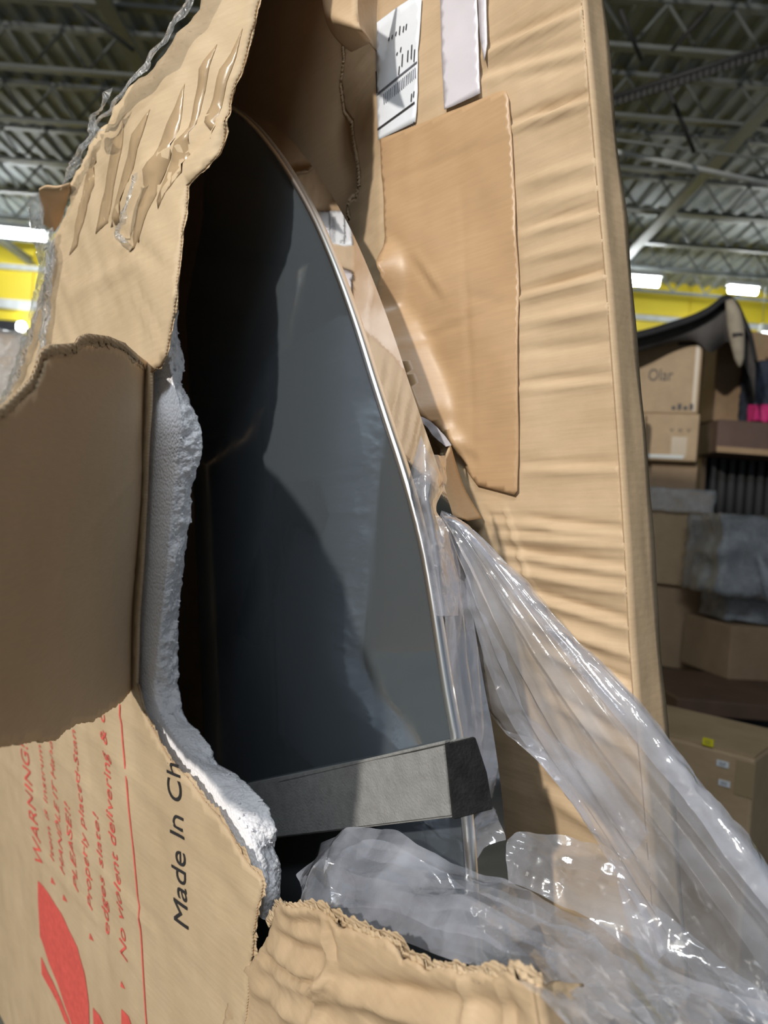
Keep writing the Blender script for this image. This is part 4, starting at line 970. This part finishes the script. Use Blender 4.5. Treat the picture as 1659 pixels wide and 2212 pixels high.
# standing fold in front of the board
surf('standing_fold', [Q([(1092, 1812, 1.04), (1112, 1796, 1.03), (1150, 1798, 1.02), (1240, 1812, 1.0), (1312, 1834, .98), (1366, 1892, .95), (1400, 1970, .92), (1430, 2060, .88)]),
                       Q([(1092, 1850, 1.01), (1130, 1845, .995), (1180, 1850, .985), (1250, 1870, .97), (1310, 1900, .95), (1350, 1950, .92), (1385, 2010, .89), (1420, 2080, .86)]),
                       Q([(1096, 1905, .99), (1140, 1920, .97), (1200, 1950, .94), (1260, 1980, .92), (1310, 2010, .9), (1350, 2040, .88), (1390, 2070, .86), (1420, 2100, .84)])], FILM, 90, 50, .006, 14, 17, ridged=1.0)
surf('dangling_skirt', [Q([(1330, 1900, .93), (1420, 1960, .9), (1540, 2060, .86), (1680, 2170, .82)]), Q([(1360, 2010, .9), (1450, 2070, .87), (1560, 2130, .83), (1700, 2240, .8)]), Q([(1400, 2110, .87), (1480, 2140, .84), (1580, 2190, .8), (1720, 2300, .77)])], FILM, 90, 50, .007, 12, 21)
# gathered neck at the panel edge
surf('gathered_neck', [[S(908, 940, .010), S(894, 1000, .012), S(884, 1055, .012), S(902, 1140, .012), S(925, 1240, .010), S(940, 1330, .008)],
                       [S(925, 975, .004), S(918, 1030, .02), S(915, 1075, .025), S(932, 1150, .02), S(948, 1240, .012), S(962, 1330, .006)],
                       [S(945, 984, -.03), S(945, 1035, -.005), S(935, 1085, .01), S(950, 1150, .0), S(970, 1240, -.02), S(985, 1330, -.03)],
                       [S(962, 984, -.07), S(964, 1040, -.05), S(944, 1098, -.015), S(962, 1140, -.04), S(992, 1230, -.06), S(1008, 1330, -.07)]], FILMK, 80, 50, .0016, 22, 25)
surf('torn_strip', [[V((*F(898, 895, .30), .30)), V((*F(930, 910, .32), .32)), V((*F(955, 935, .33), .33)), V((*F(975, 962, .335), .335))], [V((*F(900, 905, .30), .30)), V((*F(922, 922, .32), .32)), V((*F(940, 945, .33), .33)), V((*F(962, 965, .335), .335))]], WTAPE, 20, 6, .001, 30, 2)

# ================================================================== STRETCH FILM ON THE FAR CORNER
SF = boxframe_thing('stretch_film', 'shiny crumpled stretch film clinging to the far top corner of the torn carton', 'film', tuple(FL(110, 620, 0)))
def ribbon(name, px, wid, seed, w=-.008, amp=.012):
    c_ = [(lambda q: V((q[0], q[1], w + dF(*q))))(solve(x, y, w, dF)) for x, y in px]; rows = [[p + V((wid * k, 0, -.006 * (1 - abs(k)))) for p in c_] for k in (-1, -.4, .3, 1)]
    R_ = loft('', rows, WRAP, nu=90); out = [[p + V((noise.noise(p * 30 + V((seed, 0, 0))) * amp * .5, noise.noise(p * 25) * amp * .3, -abs(noise.ridged_multi_fractal(p * 22 + V((seed, 1, 1)), 1, 2, 3, 1, 2)) * amp * .5)) for p in r] for r in R_]
    cols = loft('', [[out[i][j] for i in range(4)] for j in range(90)], WRAP, nu=14)
    o = grid_mesh(name, [[cols[j][i] for j in range(90)] for i in range(14)], WRAP, SF); o.location = -V(SF['_b']); return o
ribbon('corner_film', [(78, 430), (88, 500), (105, 560), (98, 600), (86, 650), (70, 710), (52, 770), (30, 830), (0, 890)], .05, 1)
ribbon('corner_film', [(112, 500), (118, 560), (112, 610), (104, 680), (95, 760), (80, 830)], .03, 4)
ribbon('top_film', [(150, 400), (200, 300), (260, 225), (330, 140), (400, 40), (450, -40)], .045, 7, amp=.016)
ribbon('film_strand', [(300, 380), (285, 430), (272, 480), (262, 505), (278, 530)], .012, 10, w=-.012)
ribbon('film_curl', [(240, 200), (232, 235), (210, 255), (205, 280), (225, 290)], .02, 13, w=-.03)
# torn far top corner of the carton: board tab folded over the dark gap
tab = [[FL(84, 410, -.01), FL(100, 402, -.02), FL(125, 404, -.02), FL(152, 396, -.01)], [FL(86, 430, .03), FL(100, 425, .03), FL(128, 422, .03), FL(150, 415, .02)], [FL(90, 480, .10), FL(105, 490, .12), FL(118, 500, .12), FL(135, 470, .10)]]
G = loft('', tab, KIN, nu=14); o = grid_mesh('corner_tab', G, KIN, TC, thick=.005); o.location = -b_
